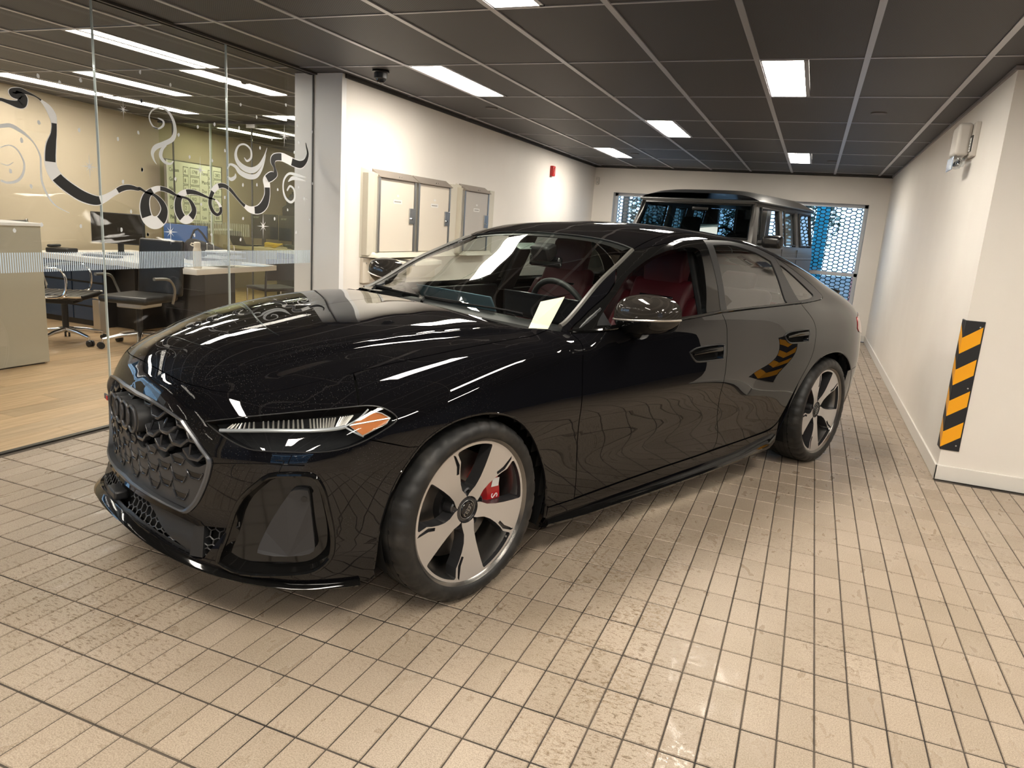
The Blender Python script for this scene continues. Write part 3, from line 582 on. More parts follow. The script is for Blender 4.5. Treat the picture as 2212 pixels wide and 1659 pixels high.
# second desk going left with blue fronts
t=thing('desk','long white desk with navy drawer fronts behind the black executive chair','desk',(-6.64,5.42,0))
MB().b2((-1.28,.0,.69),(.01,1.33,.745)).build('worktop',DTOP,t,bevel=.003)
NAVY=mat('navy_laminate',(.028,.06,.13),.4)
MB().b2((-1.20,.12,.0),(-.25,.55,.69)).build('pedestal',mat('black_laminate'),t)
MB().b2((-.25,.25,.0),(.0,.75,.69)).build('pedestal',mat('black_laminate'),t)
for a,b in ((-1.18,-.74),(-.72,-.27)):
    for z0,z1 in ((.06,.20),(.22,.46),(.48,.66)): MB().b2((a,.105,z0),(b,.12,z1)).build('drawer',NAVY,t,bevel=.002)
# second black pedestal + dark panels under desk
# bin
t=thing('pedal_bin','slim chrome waste bin under the desk','bin',(-6.70,5.32,0))
MB().b2((-.05,-.05,0),(.05,.05,.34)).build('body',STEEL,t,bevel=.006); MB().b2((-.052,-.052,.35),(.052,.052,.40)).build('lid',CHROME,t,bevel=.008)
def monitor(loc,rz,w,h,label,back=False,logo=False):
    t=thing('monitor',label,'monitor',loc,rz)
    MB().b2((-w/2,-.02,.12),(w/2,.02,.12+h)).build('panel',BLACKP,t,bevel=.005)
    MB().b2((-w/2+.012,-.0215,.135),(w/2-.012,-.0195,.11+h)).build('screen',mat('screen_off',(.012,.011,.010),.12),t)
    MB().b2((-.03,.02,.02),(.03,.05,.3)).b2((-.11,-.05,0),(.11,.10,.015)).build('stand',BLACKP,t,bevel=.004)
    if logo: textobj('brand_lettering','acer',.055,(.12 if 0 else w/2-.04,.0215,.12+h-.07),mat('logo_grey',(.4,.4,.4),.4),t,rot=(R(90),0,R(180)))
    return t
monitor((-7.26,6.04,.745),R(14),.64,.34,'large black monitor with dark screen on the white desk')
t=thing('desk_screen','navy blue desk divider panel beside the monitor','divider',(-7.17,6.92,.745),R(20))
MB().b2((-.27,-.015,-.15),(.27,.015,.36)).build('panel',mat('blue_fabric',(.035,.09,.24),.8),t,bevel=.004)
MB().cyl((-.2,0,0),(-.2,0,.03),.012).build('foot',STEEL,t)
t=thing('water_bottle','cream white flip-top water bottle on the desk corner','bottle',(-5.62,5.56,.745))
MB().lathe([(0,0),(.037,0),(.04,.01),(.04,.17),(.032,.20),(.028,.21)],24).build('body',mat('bottle_cream',(.78,.72,.62),.4),t,smooth=True)
MB().lathe([(.03,.20),(.032,.21),(.032,.25),(.02,.258),(0,.258)],24).build('cap',mat('bottle_cream'),t,smooth=True)
MB().tube([(-.03,0,.235),(-.07,0,.24),(-.085,0,.225),(-.06,0,.215),(-.03,0,.215)],.006).build('loop',mat('bottle_cream'),t,smooth=True)
t=thing('laptop_bag','black soft bag with a handle behind the bottle','bag',(-6.35,6.40,.745),R(20))
MB().prism([(-.22,-.08,0),(.30,-.08,0),(.26,-.08,.12),(0,-.08,.20),(-.16,-.08,.24),(-.22,-.08,.18)],(0,.16,0)).build('body',mat('bag_black',(.012,.012,.014),.9),t,bevel=.03,seg=3)
MB().tube([(-.17,0,.22),(-.12,0,.33),(-.08,0,.345),(-.03,0,.30),(.05,0,.19)],.012).build('handle',mat('bag_black'),t,smooth=True)
t=thing('wire_tray','white wire letter tray heaped with papers','tray',(-5.68,5.98,.745),R(94))
WIR=mat('white_wire',(.72,.74,.76),.35,.3); mb=MB()
for z in (.03,.09,.15):
    mb.tube([(-.18,-.13,z),(.18,-.13,z),(.18,.13,z),(-.18,.13,z)],.003,6,closed=True)
    for i in range(9): mb.tube([(-.18+.045*i,-.13,z),(-.18+.045*i,.13,z)],.0018,5)
mb.build('wire_shelf',WIR,t)
for y in (-.13,.13):
    MB().tube(crom([(-.10,y,0),(-.10,y,.20),(-.09,y,.23),(-.03,y,.235),(.0,y,.20),(.0,y,0)],4),.004,6).build('wire_loop',CHROME,t,smooth=True)
for i in range(5):
    z=.036+.06*(i%3)+.010*(i//3)
    tag(MB().b2((-.15,-.105,0),(.15,.105,.004+.002*i)).build('paper_stack',mat('paper',(.78,.80,.82),.7),loc=(-5.69+.004*i,5.98,.745+z),rz=R(94+3*(i-2))),['loose paper sheets on the lowest wire shelf','papers on the middle wire shelf','papers heaped on the top wire shelf','crooked sheet on the lowest papers','crooked sheet on the middle papers'][i],'papers',None)
for i,(x,y,r_) in enumerate([(-5.66,6.42,.3),(-6.1,5.75,-.2),(-5.85,5.60,.5)]):
    tag(MB().b2((-.15,-.105,0),(.15,.105,.006)).build('document',mat('paper_blue',(.50,.60,.72),.6) if i<2 else mat('paper'),loc=(x,y,.746+.001*i),rz=r_),['blue folder lying at the far end of the white desk','blue grey folder lying on the white desk behind the bottle','white sheet lying by the bottle'][i],'document')
t=thing('keyboard','black keyboard on the long desk in front of the big monitor','keyboard',(-7.0,5.62,.746),R(12)); MB().b2((-.2,-.06,0),(.2,.06,.018)).build('case',BLACKP,t,bevel=.003)
mb=MB()
for a in range(13):
    for b in range(4): mb.b2((-.185+.0285*a,-.05+.026*b,.018),(-.185+.0285*a+.023,-.05+.026*b+.021,.023))
mb.build('keys',GREYP,t)['kind']='stuff'
t=thing('telephone','black desk phone near the left end of the long desk','telephone',(-7.62,5.62,.745),R(20)); MB().prism([(-.12,-.1,0),(.12,-.1,0),(.12,.1,0),(-.12,.1,0)],(0,0,.05)).build('base',BLACKP,t,bevel=.01); MB().b2((-.11,-.09,.055),(-.06,.09,.085)).build('handset',BLACKP,t,bevel=.012)
# back desk with monitors (beyond)
t=thing('desk','pale back desk along the inner office under two black monitors','desk',(-7.9,9.3,0))
MB().b2((-.95,0,.70),(1.6,.8,.75)).build('worktop',mat('desk_birch',(.66,.58,.42),.4),t,bevel=.003); MB().b2((.05,.1,0),(1.85,.7,.70)).build('pedestal',mat('black_laminate'),t)
monitor((-8.42,9.78,.75),R(200),.44,.40,'black monitor seen from behind, nearer the glass door edge',logo=True)
monitor((-7.80,9.80,.75),R(200),.56,.40,'black monitor seen from behind beside the white column',logo=True)
t=thing('laptop','open black laptop on the pale back desk','laptop',(-8.55,9.48,.75),R(170)); MB().b2((-.17,-.12,0),(.17,.12,.018)).build('base',BLACKP,t,bevel=.003); MB().prism([(-.17,.12,.015),(.17,.12,.015),(.17,.22,.23),(-.17,.22,.23)],(0,.008,0)).build('lid',BLACKP,t)
t=thing('cable_pile','bright yellow coiled cable on the pale back desk','cable',(-8.02,9.45,.758))
mb=MB()
for k in range(4): mb.tube([((.07+.012*k)*math.cos(a)*1.5+.02*k,(.05+.01*k)*math.sin(a),.012+.018*k+.006*math.sin(3*a)) for a in [i*math.pi/8 for i in range(16)]],.009,6,closed=True)
mb.build('coil',mat('cable_yellow',(.75,.52,.02),.5),t,smooth=True)
t=thing('cable_pile','dark olive cable heap beside the yellow coil','cable',(-7.46,9.44,.758)); mb=MB()
for k in range(4): mb.tube([((.09+.01*k)*math.cos(a)*1.6-.03*k,(.05+.01*k)*math.sin(a),.012+.014*k+.008*math.sin(2*a+k)) for a in [i*math.pi/8 for i in range(16)]],.010,6,closed=True)
mb.build('coil',mat('cable_dark',(.05,.055,.035),.6),t,smooth=True)
t=thing('hanging_jacket','black jacket hanging behind the monitors next to the column','jacket',(-8.15,10.15,1.0))
MB().tube(crom([(0,0,.62),(0,0,.55),(.0,0,.40),(.02,0,.15),(0,0,-.1)],4),[.03]+[.05]*3+[.10]*4+[.17]*4+[.19]*4+[.18],16).build('body',mat('jacket_black',(.01,.01,.012),.9),t,smooth=True)
MB().tube(crom([(.05,-.02,.48),(.16,-.04,.30),(.19,-.04,.0)],4),.055,12).build('sleeve',mat('jacket_black'),t,smooth=True)
MB().cyl((0,.0,-1.0),(0,0,.66),.012).build('coat_stand',BLACKP,t)
# ---- office chairs ----
LEA=mat('black_leather',(.018,.017,.016),.38)
def star_base(t,r,n0,h,cast_mt=CHROME):
    for k in range(5):
        a=n0+2*math.pi*k/5; c,s=math.cos(a),math.sin(a)
        l=MB().tube([(0,0,.13),(c*r*.5,s*r*.5,.115),(c*r*.95,s*r*.95,.085)],[.026,.02,.014],10).build('base_arm',CHROME,t,smooth=True)
        MB().cyl((c*r*.95,s*r*.95,.09),(c*r*.95,s*r*.95,.05),.010).build('caster_stem',CHROME,l)
        d=Vector((-s,c,0))*.022
        q=MB()
        for e in (-1,1): q.cyl(Vector((c*r,s*r,.03))+d*e*.35,Vector((c*r,s*r,.03))+d*e*1.1,.03,n=16)
        q.build('caster',BLACKP,l,smooth=True)
    MB().cyl((0,0,.10),(0,0,h),.028).build('gas_column',BLACKP,t)
t=thing('executive_chair','black ribbed leather swivel chair with chrome arm loops behind the counter','chair',(-6.44,4.74,0),R(122))
star_base(t,.33,R(20),.42)
seat=MB()
for i in range(8): seat.b2((-.24+.0,-.25+.0625*i,.43),(.24,-.25+.0625*i+.058,.48))
seat.build('seat',LEA,t,bevel=.018,seg=3)
bk=MB()
for i in range(11):
    z=.50+.056*i; bk.b2((-.245,.25+.012*i,z),(.245,.285+.012*i,z+.052))
bk.build('backrest',LEA,t,bevel=.014,seg=3)
for s in (-1,1):
    MB().tube(crom([(s*.26,-.25,.47),(s*.265,.22,.46),(s*.265,.27,.55),(s*.265,.39,1.12)],5),.013,8).build('side_rail',CHROME,t,smooth=True)
    MB().tube(crom([(s*.29,.18,.46),(s*.29,-.06,.46),(s*.29,-.13,.52),(s*.29,-.13,.66),(s*.29,-.05,.72),(s*.29,.24,.70),(s*.29,.29,.62),(s*.29,.26,.50)],5),.011,8).build('arm_loop',CHROME,t,smooth=True)
MB().b2((-.12,-.12,.38),(.12,.12,.43)).build('tilt_mechanism',BLACKP,t,bevel=.01)
t=thing('office_chair','black padded swivel armchair facing the desk, right behind the car bonnet','chair',(-5.82,5.03,0),R(12))
star_base(t,.34,R(160),.42)
MB().b2((-.25,-.24,.43),(.25,.25,.50)).build('seat',LEA,t,bevel=.032,seg=4)
b=MB().b2((-.24,.24,.50),(.24,.29,1.04)).build('backrest',LEA,t,bevel=.024,seg=4); b.rotation_euler=(R(-6),0,0)
for s in (-1,1):
    MB().tube(crom([(s*.27,.12,.42),(s*.31,.10,.55),(s*.31,.02,.655),(s*.30,-.18,.675)],5),[.012]*5+[.012]*5+[.014]*5+[.016],8).build('armrest',mat('arm_grey',(.25,.25,.24),.35,.6),t,smooth=True)
MB().b2((-.13,-.14,.38),(.13,.16,.43)).build('tilt_mechanism',STEEL,t,bevel=.01)
t=thing('visitor_chair','black visitor chair with slim steel legs beyond the desk end','chair',(-5.95,7.05,0),R(-110))
MB().b2((-.23,-.22,.42),(.23,.22,.46)).build('seat',LEA,t,bevel=.015)
MB().b2((-.21,.20,.55),(.21,.23,.80)).build('backrest',LEA,t,bevel=.012)
for s in (-1,1):
    MB().tube([(s*.22,-.2,0),(s*.22,-.2,.43)],.010,8).build('leg',CHROME,t); MB().tube(crom([(s*.22,.26,0),(s*.22,.22,.43),(s*.22,.26,.80)],3),.012,8).build('leg',BLACKP,t)
tag(MB().b2((-.17,-.2,0),(.17,.2,.10)).build('paper_bag',mat('lilac',(.35,.33,.5),.7),loc=(-8.0,4.2,0),rz=.3),'small lilac box by the left office wall','box')

# =================== CAR BODY SURFACE ===================
def pch(x,y,xq):
    x=np.asarray(x,float);y=np.asarray(y,float);h=np.diff(x);d=np.diff(y)/h
    m=np.zeros(len(x));m[0]=d[0];m[-1]=d[-1]
    for i in range(1,len(x)-1):
        if d[i-1]*d[i]>0:
            w1=2*h[i]+h[i-1];w2=h[i]+2*h[i-1];m[i]=(w1+w2)/(w1/d[i-1]+w2/d[i])
    xq=np.clip(xq,x[0],x[-1]);i=np.clip(np.searchsorted(x,xq)-1,0,len(x)-2)
    t=(xq-x[i])/h[i];t2=t*t;t3=t2*t
    return (2*t3-3*t2+1)*y[i]+(t3-2*t2+t)*h[i]*m[i]+(-2*t3+3*t2)*y[i+1]+(t3-t2)*h[i]*m[i+1]
def smooth(a,n):
    for _ in range(n):
        p=np.pad(a,1,mode='edge');a=(p[:-2,1:-1]+2*p[1:-1,1:-1]+p[2:,1:-1])/4
        p=np.pad(a,1,mode='edge');a=(p[1:-1,:-2]+2*p[1:-1,1:-1]+p[1:-1,2:])/4
    return a
class Tab:
    def __init__(s,x0,y0,h,a): s.x0,s.y0,s.h,s.a=x0,y0,h,a
    def __call__(s,x,y):
        n,m=s.a.shape
        u=np.clip((x-s.x0)/s.h,1,n-3.001);v=np.clip((y-s.y0)/s.h,1,m-3.001)
        i=u.astype(int);j=v.astype(int);fu=u-i;fv=v-j
        def w(t):
            return [(-t+2*t*t-t**3)/2,(2-5*t*t+3*t**3)/2,(t+4*t*t-3*t**3)/2,(-t*t+t**3)/2]
        wu=w(fu);wv=w(fv);r=0
        for p in range(4):
            for q in range(4): r=r+wu[p]*wv[q]*s.a[i+p-1,j+q-1]
        return r
HH=.02
XA=np.arange(-4.3,1.2,HH);ZA=np.arange(0,1.7,HH)
BELT=([-4.2,-3.4,-2.6,-1.9,-1.3,-.6,0,1],[1.05,1.045,1.035,1.01,.985,.958,.95,.95])
# side sections: z' (belt normalised to 1.0) -> half width
SEC={
 1.0:[(.0,.80),(.2,.89),(.45,.93),(.62,.945),(.72,.935),(.80,.915),(.90,.88),(1.0,.84),(1.3,.7),(1.7,.5)],
 .3:[(.0,.80),(.2,.90),(.45,.94),(.62,.955),(.72,.953),(.80,.94),(.88,.915),(1.0,.86),(1.3,.7),(1.7,.5)],
 0:[(.0,.80),(.2,.90),(.45,.945),(.62,.96),(.72,.958),(.82,.94),(.90,.915),(1.0,.87),(1.3,.7),(1.7,.5)],
 -.5:[(.0,.78),(.14,.86),(.2,.895),(.3,.905),(.45,.915),(.60,.935),(.70,.948),(.79,.940),(.90,.915),(1.0,.885),(1.05,.85),(1.2,.787),(1.3,.73),(1.4,.66),(1.7,.3)],
 -1.2:[(.0,.76),(.13,.85),(.2,.895),(.28,.895),(.42,.895),(.58,.925),(.70,.950),(.80,.943),(.90,.920),(.985,.893),(1.0,.878),(1.03,.858),(1.1,.835),(1.2,.787),(1.3,.73),(1.4,.66),(1.5,.57),(1.7,.3)],
 -2.0:[(.0,.76),(.13,.85),(.2,.90),(.28,.90),(.42,.91),(.58,.94),(.72,.958),(.80,.950),(.90,.925),(.985,.895),(1.0,.878),(1.03,.858),(1.1,.827),(1.2,.775),(1.3,.715),(1.4,.645),(1.5,.55),(1.7,.3)],
 -2.6:[(.0,.76),(.2,.90),(.28,.91),(.45,.935),(.62,.962),(.74,.972),(.84,.960),(.93,.930),(1.0,.89),(1.05,.845),(1.1,.81),(1.2,.74),(1.3,.665),(1.4,.58),(1.7,.2)],
 -3.0:[(.0,.78),(.2,.90),(.45,.945),(.62,.966),(.74,.97),(.84,.955),(.93,.918),(1.0,.86),(1.05,.815),(1.1,.78),(1.2,.685),(1.3,.57),(1.7,.1)],
 -3.5:[(.0,.78),(.2,.90),(.45,.955),(.62,.97),(.74,.967),(.84,.95),(.93,.905),(1.0,.845),(1.05,.78),(1.1,.71),(1.2,.58),(1.7,.0)],
 -4.2:[(.0,.78),(.2,.90),(.45,.94),(.62,.95),(.74,.945),(.84,.925),(.93,.88),(1.0,.82),(1.05,.76),(1.1,.69),(1.2,.55),(1.7,.0)],
}
_xs=sorted(SEC);_col=[]
for x in _xs:
    zz,yy=zip(*SEC[x]);_col.append(pch(zz,yy,ZA))
_col=np.array(_col)
_w=np.array([pch(_xs,_col[:,k],XA) for k in range(len(ZA))]).T
_w=np.pad(_w,0)
WT=Tab(XA[0],ZA[0],HH,smooth(_w,2))
# shorter helper tables in x (belt shift) and plan closing
_bx=np.linspace(-4.3,1.2,1101); _bv=pch(*BELT,_bx)
def belt(x): return np.interp(x,_bx,_bv)
XF=([0,.14,.2,.26,.32,.4,.5,.57,.60,.64,.68,.74,.79,.85,1.0,1.2],[.84,.90,.935,.935,.905,.888,.891,.893,.889,.877,.863,.843,.825,.80,.76,.7])
XR=([0,.2,.35,.6,.8,.95,1.02,1.1,1.3],[3.86,4.04,4.10,4.12,4.10,4.06,4.03,3.95,3.6])
_zz=np.linspace(0,1.7,1701); _xfv=pch(*XF,_zz); _xrv=pch(*XR,_zz)
def halfw(x,z):
    b=belt(x);k=np.clip((z-.55)/.4,0,1);zp=z+(1-b)*k
    w=WT(x,zp)
    xf=np.interp(z,_zz,_xfv);t=np.clip(x/xf,0,None)
    pf=np.where(t<1,np.clip(1-np.clip(t,0,1)**2.8,1e-9,1)**.48,0)
    xr=np.interp(z,_zz,_xrv);t2=np.clip((-x-2.9)/(xr-2.9),0,None)
    pr=np.where(t2<1,np.clip(1-np.clip(t2,0,1)**2.9,1e-9,1)**.42,0)
    over=np.maximum(t-1,0)*xf+np.maximum(t2-1,0)*1.15
    return w*pf*pr-over
# top height field
CX=[-4.3,-4.0,-3.86,-3.7,-3.4,-3.1,-2.8,-2.5,-2.2,-1.9,-1.6,-1.42,-1.28,-1.1,-.9,-.7,-.5,-.42,-.3,-.1,.1,.3,.5,.65,.72,.78,.84,.9,1.2]
CZ=[.98,1.03,1.06,1.10,1.195,1.28,1.35,1.402,1.432,1.438,1.418,1.378,1.333,1.268,1.195,1.112,1.028,1.005,1.008,.998,.976,.946,.908,.868,.838,.798,.74,.66,.3]
YA=np.arange(-.1,1.2,HH)
DX=[-4.3,-3.9,-3.3,-2.8,-2.5,-1.9,-1.3,-.95,-.65,-.45,-.2,.2,.4,.5,.6,.7,.9]
DD=[.07,.08,.10,.095,.085,.07,.04,.06,.10,.05,.055,.065,.085,.115,.165,.20,.24]
def _topt():
    c=pch(CX,CZ,XA);d=pch(DX,DD,XA)
    a=np.zeros((len(XA),len(YA)))
    for j,y in enumerate(YA):
        a[:,j]=c-d*(abs(y)/.75)**2.4
    return a
_ta=smooth(_topt(),1)
TT=Tab(XA[0],YA[0],HH,_ta)
def ridge(y,c,w): return np.exp(-((y-c)/w)**2)
def topz(x,y):
    y=np.abs(y);t=TT(x,y)
    # hood creases
    g=np.clip((x+.48)/.2,0,1)*np.clip((.80-x)/.25,0,1)
    c1=.70-.31*np.clip((x+.4)/1.12,0,1)**1.35
    s=(y-c1)/.018
    t=t-g*.019/(1+np.exp(-np.clip(s,-30,30)))+g*.011+g*.006*np.exp(-((y-c1)/.014)**2)-.35*g*np.clip(y-c1,0,.03)*np.clip(1-(y-c1)/.1,0,1)*.5
    return t
def smax(a,b,k):
    h=np.clip(.5+.5*(a-b)/k,0,1)
    return b+(a-b)*h+k*h*(1-h)
def FF(x,y,z):
    a=(np.abs(y)-halfw(x,z))*.9
    b=(z-topz(x,y))*.85
    kk=.05+.05*np.clip((x+.2)/.5,0,1)+.04*np.clip((-x-2.8)/.6,0,1)
    return smax(a,b,kk)
def nrm(x,y,z,e=.004):
    g=np.stack([FF(x+e,y,z)-FF(x-e,y,z),FF(x,y+e,z)-FF(x,y-e,z),FF(x,y,z+e)-FF(x,y,z-e)],-1)
    return g/np.maximum(np.linalg.norm(g,axis=-1,keepdims=True),1e-9)
def _root(f,lo,hi,n=24):
    lo=np.array(lo,float);hi=np.array(hi,float)
    for _ in range(n):
        m=(lo+hi)/2;s=f(m)<0
        lo=np.where(s,m,lo);hi=np.where(s,hi,m)
    return (lo+hi)/2
ZC=.45
def mapU(x,p):   # (x, angle about a low lengthwise axis) -> point on body
    cy,cz=np.cos(p),np.sin(p)
    r=_root(lambda r:FF(x,r*cy,ZC+r*cz),np.zeros_like(x)+.05,np.zeros_like(x)+1.4)
    return np.stack([x,r*cy,ZC+r*cz],-1)
def invU(P): return np.stack([P[...,0],np.arctan2(P[...,2]-ZC,P[...,1])],-1)
def mapN(t,z):   # nose: (plan angle, z)
    c,s=np.cos(t),np.sin(t)
    r=_root(lambda r:FF(r*c,r*s,z),np.zeros_like(t)+.05,np.zeros_like(t)+1.4)
    return np.stack([r*c,r*s,z],-1)
def invN(P): return np.stack([np.arctan2(P[...,1],P[...,0]),P[...,2]],-1)
def mapR(t,z):   # tail
    c,s=np.cos(t),np.sin(t)
    r=_root(lambda r:FF(-3.0-r*c,r*s,z),np.zeros_like(t)+.05,np.zeros_like(t)+1.6)
    return np.stack([-3.0-r*c,r*s,z],-1)

TR={"hoodgap":[[0.777,-0.167,0.795],[0.789,-0.061,0.79],[0.793,0.047,0.786],[0.792,0.15,0.783],[0.781,0.255,0.781],[0.767,0.332,0.778],[0.752,0.39,0.773],[0.733,0.436,0.769],[0.719,0.466,0.768],[0.703,0.491,0.769],[0.674,0.522,0.774],[0.641,0.545,0.782],[0.578,0.588,0.796],[0.517,0.634,0.814],[0.448,0.678,0.835],[0.368,0.707,0.856],[0.213,0.743,0.888],[0.088,0.758,0.907],[-0.058,0.77,0.925],[-0.259,0.762,0.943],[-0.462,0.773,0.958]],"headlight":[[0.775,0.473,0.684],[0.699,0.585,0.716],[0.587,0.692,0.742],[0.497,0.777,0.762],[0.424,0.832,0.775],[0.385,0.856,0.777],[0.358,0.877,0.771],[0.337,0.896,0.758],[0.325,0.909,0.743],[0.33,0.912,0.73],[0.355,0.908,0.713],[0.421,0.888,0.676],[0.476,0.863,0.652],[0.527,0.832,0.639],[0.573,0.795,0.633],[0.629,0.743,0.63],[0.681,0.684,0.626],[0.708,0.647,0.627],[0.731,0.606,0.637],[0.751,0.557,0.653],[0.765,0.516,0.668]],"amber":[[0.466,0.845,0.72],[0.394,0.864,0.763],[0.366,0.883,0.757],[0.344,0.902,0.742],[0.359,0.903,0.725],[0.434,0.879,0.688]],"fog":[[0.782,0.576,0.232],[0.758,0.587,0.313],[0.737,0.603,0.403],[0.72,0.636,0.466],[0.694,0.678,0.515],[0.669,0.712,0.548],[0.631,0.754,0.558],[0.584,0.796,0.561],[0.564,0.811,0.553],[0.55,0.819,0.53],[0.538,0.824,0.497],[0.523,0.826,0.434],[0.509,0.829,0.362],[0.506,0.829,0.304],[0.515,0.825,0.267],[0.539,0.806,0.233],[0.574,0.782,0.214],[0.642,0.73,0.206],[0.706,0.669,0.202],[0.75,0.617,0.208]],"fogwedge":[[0.702,0.681,0.277],[0.691,0.679,0.311],[0.661,0.704,0.392],[0.631,0.745,0.473],[0.617,0.761,0.498],[0.585,0.789,0.5],[0.578,0.794,0.491],[0.573,0.794,0.458],[0.562,0.794,0.372],[0.557,0.798,0.32],[0.56,0.799,0.288],[0.592,0.779,0.273],[0.662,0.723,0.268]],"grille":[[0.829,-0.296,0.685],[0.851,-0.109,0.699],[0.857,0.018,0.696],[0.851,0.142,0.69],[0.84,0.244,0.682],[0.827,0.324,0.674],[0.815,0.374,0.671],[0.813,0.396,0.662],[0.801,0.471,0.625],[0.785,0.531,0.588],[0.782,0.54,0.575],[0.783,0.535,0.549],[0.789,0.517,0.501],[0.802,0.476,0.426],[0.811,0.453,0.385],[0.821,0.433,0.368],[0.852,0.328,0.376],[0.872,0.225,0.384],[0.886,0.091,0.392],[0.887,-0.047,0.4],[0.866,-0.261,0.378]],"hook":[[0.742,0.609,0.526],[0.746,0.603,0.539],[0.732,0.628,0.58],[0.645,0.736,0.603],[0.642,0.743,0.587],[0.655,0.729,0.55],[0.666,0.715,0.539]],"lip_bot":[[0.893,-0.299,0.283],[0.929,-0.063,0.277],[0.923,0.178,0.249],[0.898,0.305,0.224],[0.867,0.404,0.21],[0.829,0.479,0.185],[0.782,0.529,0.157],[0.724,0.605,0.147],[0.633,0.713,0.159],[0.568,0.771,0.173]],"lowmesh_c":[[0.879,0.219,0.351],[0.856,0.335,0.346],[0.83,0.426,0.34],[0.844,0.465,0.251],[0.874,0.381,0.274],[0.897,0.273,0.287]],"lowmesh_s":[[0.813,0.476,0.325],[0.75,0.59,0.343],[0.793,0.559,0.236],[0.824,0.505,0.242]]}
# =================== SEDAN ===================
PAINT=mat('black_metallic_paint',(.004,.004,.005),.10,.0,coat=1,spec=0)
def _paint():
    m=PAINT; p=P(m); p.inputs['Coat Roughness'].default_value=.012; p.inputs['Roughness'].default_value=.10
    v=N(m,'ShaderNodeTexVoronoi',Scale=170.); LK(m,objc(m),v.inputs['Vector'])
    r=ramp(m,v.outputs['Distance'],[(.10,(1,1,1)),(.17,(0,0,0))])
    n=N(m,'ShaderNodeTexNoise',Scale=5.,Detail=4.); LK(m,objc(m),n.inputs['Vector']); r2=ramp(m,n.outputs[0],[(.40,(0,0,0)),(.62,(1,1,1))])
    sx=N(m,'ShaderNodeSeparateXYZ'); LK(m,objc(m),sx.inputs[0]); mr=N(m,'ShaderNodeMapRange'); mr.inputs[1].default_value=-.3; mr.inputs[2].default_value=.5; LK(m,sx.outputs[0],mr.inputs[0])
    a=N(m,'ShaderNodeMath',operation='MULTIPLY'); LK(m,r.outputs[0],a.inputs[0]); LK(m,r2.outputs[0],a.inputs[1])
    b=N(m,'ShaderNodeMath',operation='MULTIPLY'); LK(m,a.outputs[0],b.inputs[0]); LK(m,mr.outputs[0],b.inputs[1])
    c=ramp(m,b.outputs[0],[(.0,(.004,.004,.005)),(1,(.11,.105,.10))]); LK(m,c.outputs[0],p.inputs['Base Color'])
    c2=ramp(m,b.outputs[0],[(.0,(1,1,1)),(1,(.2,.2,.2))]); LK(m,c2.outputs[0],p.inputs['Coat Weight'])
_paint()
PIANO=mat('piano_black',(.005,.005,.005),.06,spec=.5)
SATB=mat('satin_black',(.020,.021,.023),.38)
MATG=mat('matte_grille_grey',(.040,.041,.044),.42)
WGLS=glass('windscreen_glass',(.88,.93,.90),1.5,0,1.0)
SGLS=glass('tinted_side_glass',(.26,.28,.27),1.55,0,1.8)
car=thing('sedan','large glossy black sedan with red seats parked across the tiled floor','car',(-1.8748,2.6548,0),R(-113.9947))
CO=np.array([-1.8748,2.6548,0]); 
def smoothcurve(pts,n=5): return [tuple(q) for q in crom(pts,n)]
def solveXZ(x,z):
    x=np.array([x],float);z=np.array([z],float)
    y=_root(lambda y:FF(x,y,z),[.02],[1.3]); return np.array([x[0],y[0],z[0]])
def solveMany(p):
    p=np.asarray(p,float);x=p[:,0];z=p[:,1];y=_root(lambda y:FF(x,y,z),np.full(len(x),.02),np.full(len(x),1.3)); return np.stack([x,y,z],-1)
def XZ(pts,n=4):   # side-view points -> (x,phi) param points, smoothed
    return [tuple(q) for q in invU(solveMany(smoothcurve(pts,n) if n else pts))]
def XYU(pts,n=4):
    p=np.asarray(smoothcurve(pts,n) if n else pts,float);a=p[:,0];b=p[:,1]
    z=_root(lambda z:FF(a,b,z),np.full(len(a),.3),np.full(len(a),1.7)); return [tuple(q) for q in invU(np.stack([a,b,z],-1))]
def U3(pts,n=3): return [tuple(invU(np.array(q))) for q in (crom(pts,n) if n else pts)]
def N3(pts,n=3): return [tuple(invN(np.array(q))) for q in (crom(pts,n) if n else pts)]
def pip(px,py,poly):
    poly=np.asarray(poly);c=np.zeros(len(px),bool);n=len(poly);j=n-1
    for i in range(n):
        xi,yi=poly[i];xj,yj=poly[j]
        if yi!=yj:
            m=((yi>py)!=(yj>py))&(px<(xj-xi)*(py-yi)/(yj-yi)+xi); c^=m
        j=i
    return c
def resample(poly,d,closed=True):
    p=np.asarray(poly,float); out=[]
    L=len(p)
    for i in range(L if closed else L-1):
        a=p[i];b=p[(i+1)%L];m=max(1,int(np.ceil(np.linalg.norm(b-a)/d)))
        for k in range(m): out.append(a+(b-a)*k/m)
    if not closed: out.append(p[-1])
    return np.array(out)
def inset(poly,e):
    p=np.asarray(poly,float);A=.5*np.sum(p[:,0]*np.roll(p[:,1],-1)-np.roll(p[:,0],-1)*p[:,1]);s=1 if A>0 else -1
    t=np.roll(p,-1,0)-np.roll(p,1,0);t/=np.maximum(np.linalg.norm(t,axis=1,keepdims=True),1e-9)
    return p+np.stack([-t[:,1],t[:,0]],-1)*e*s
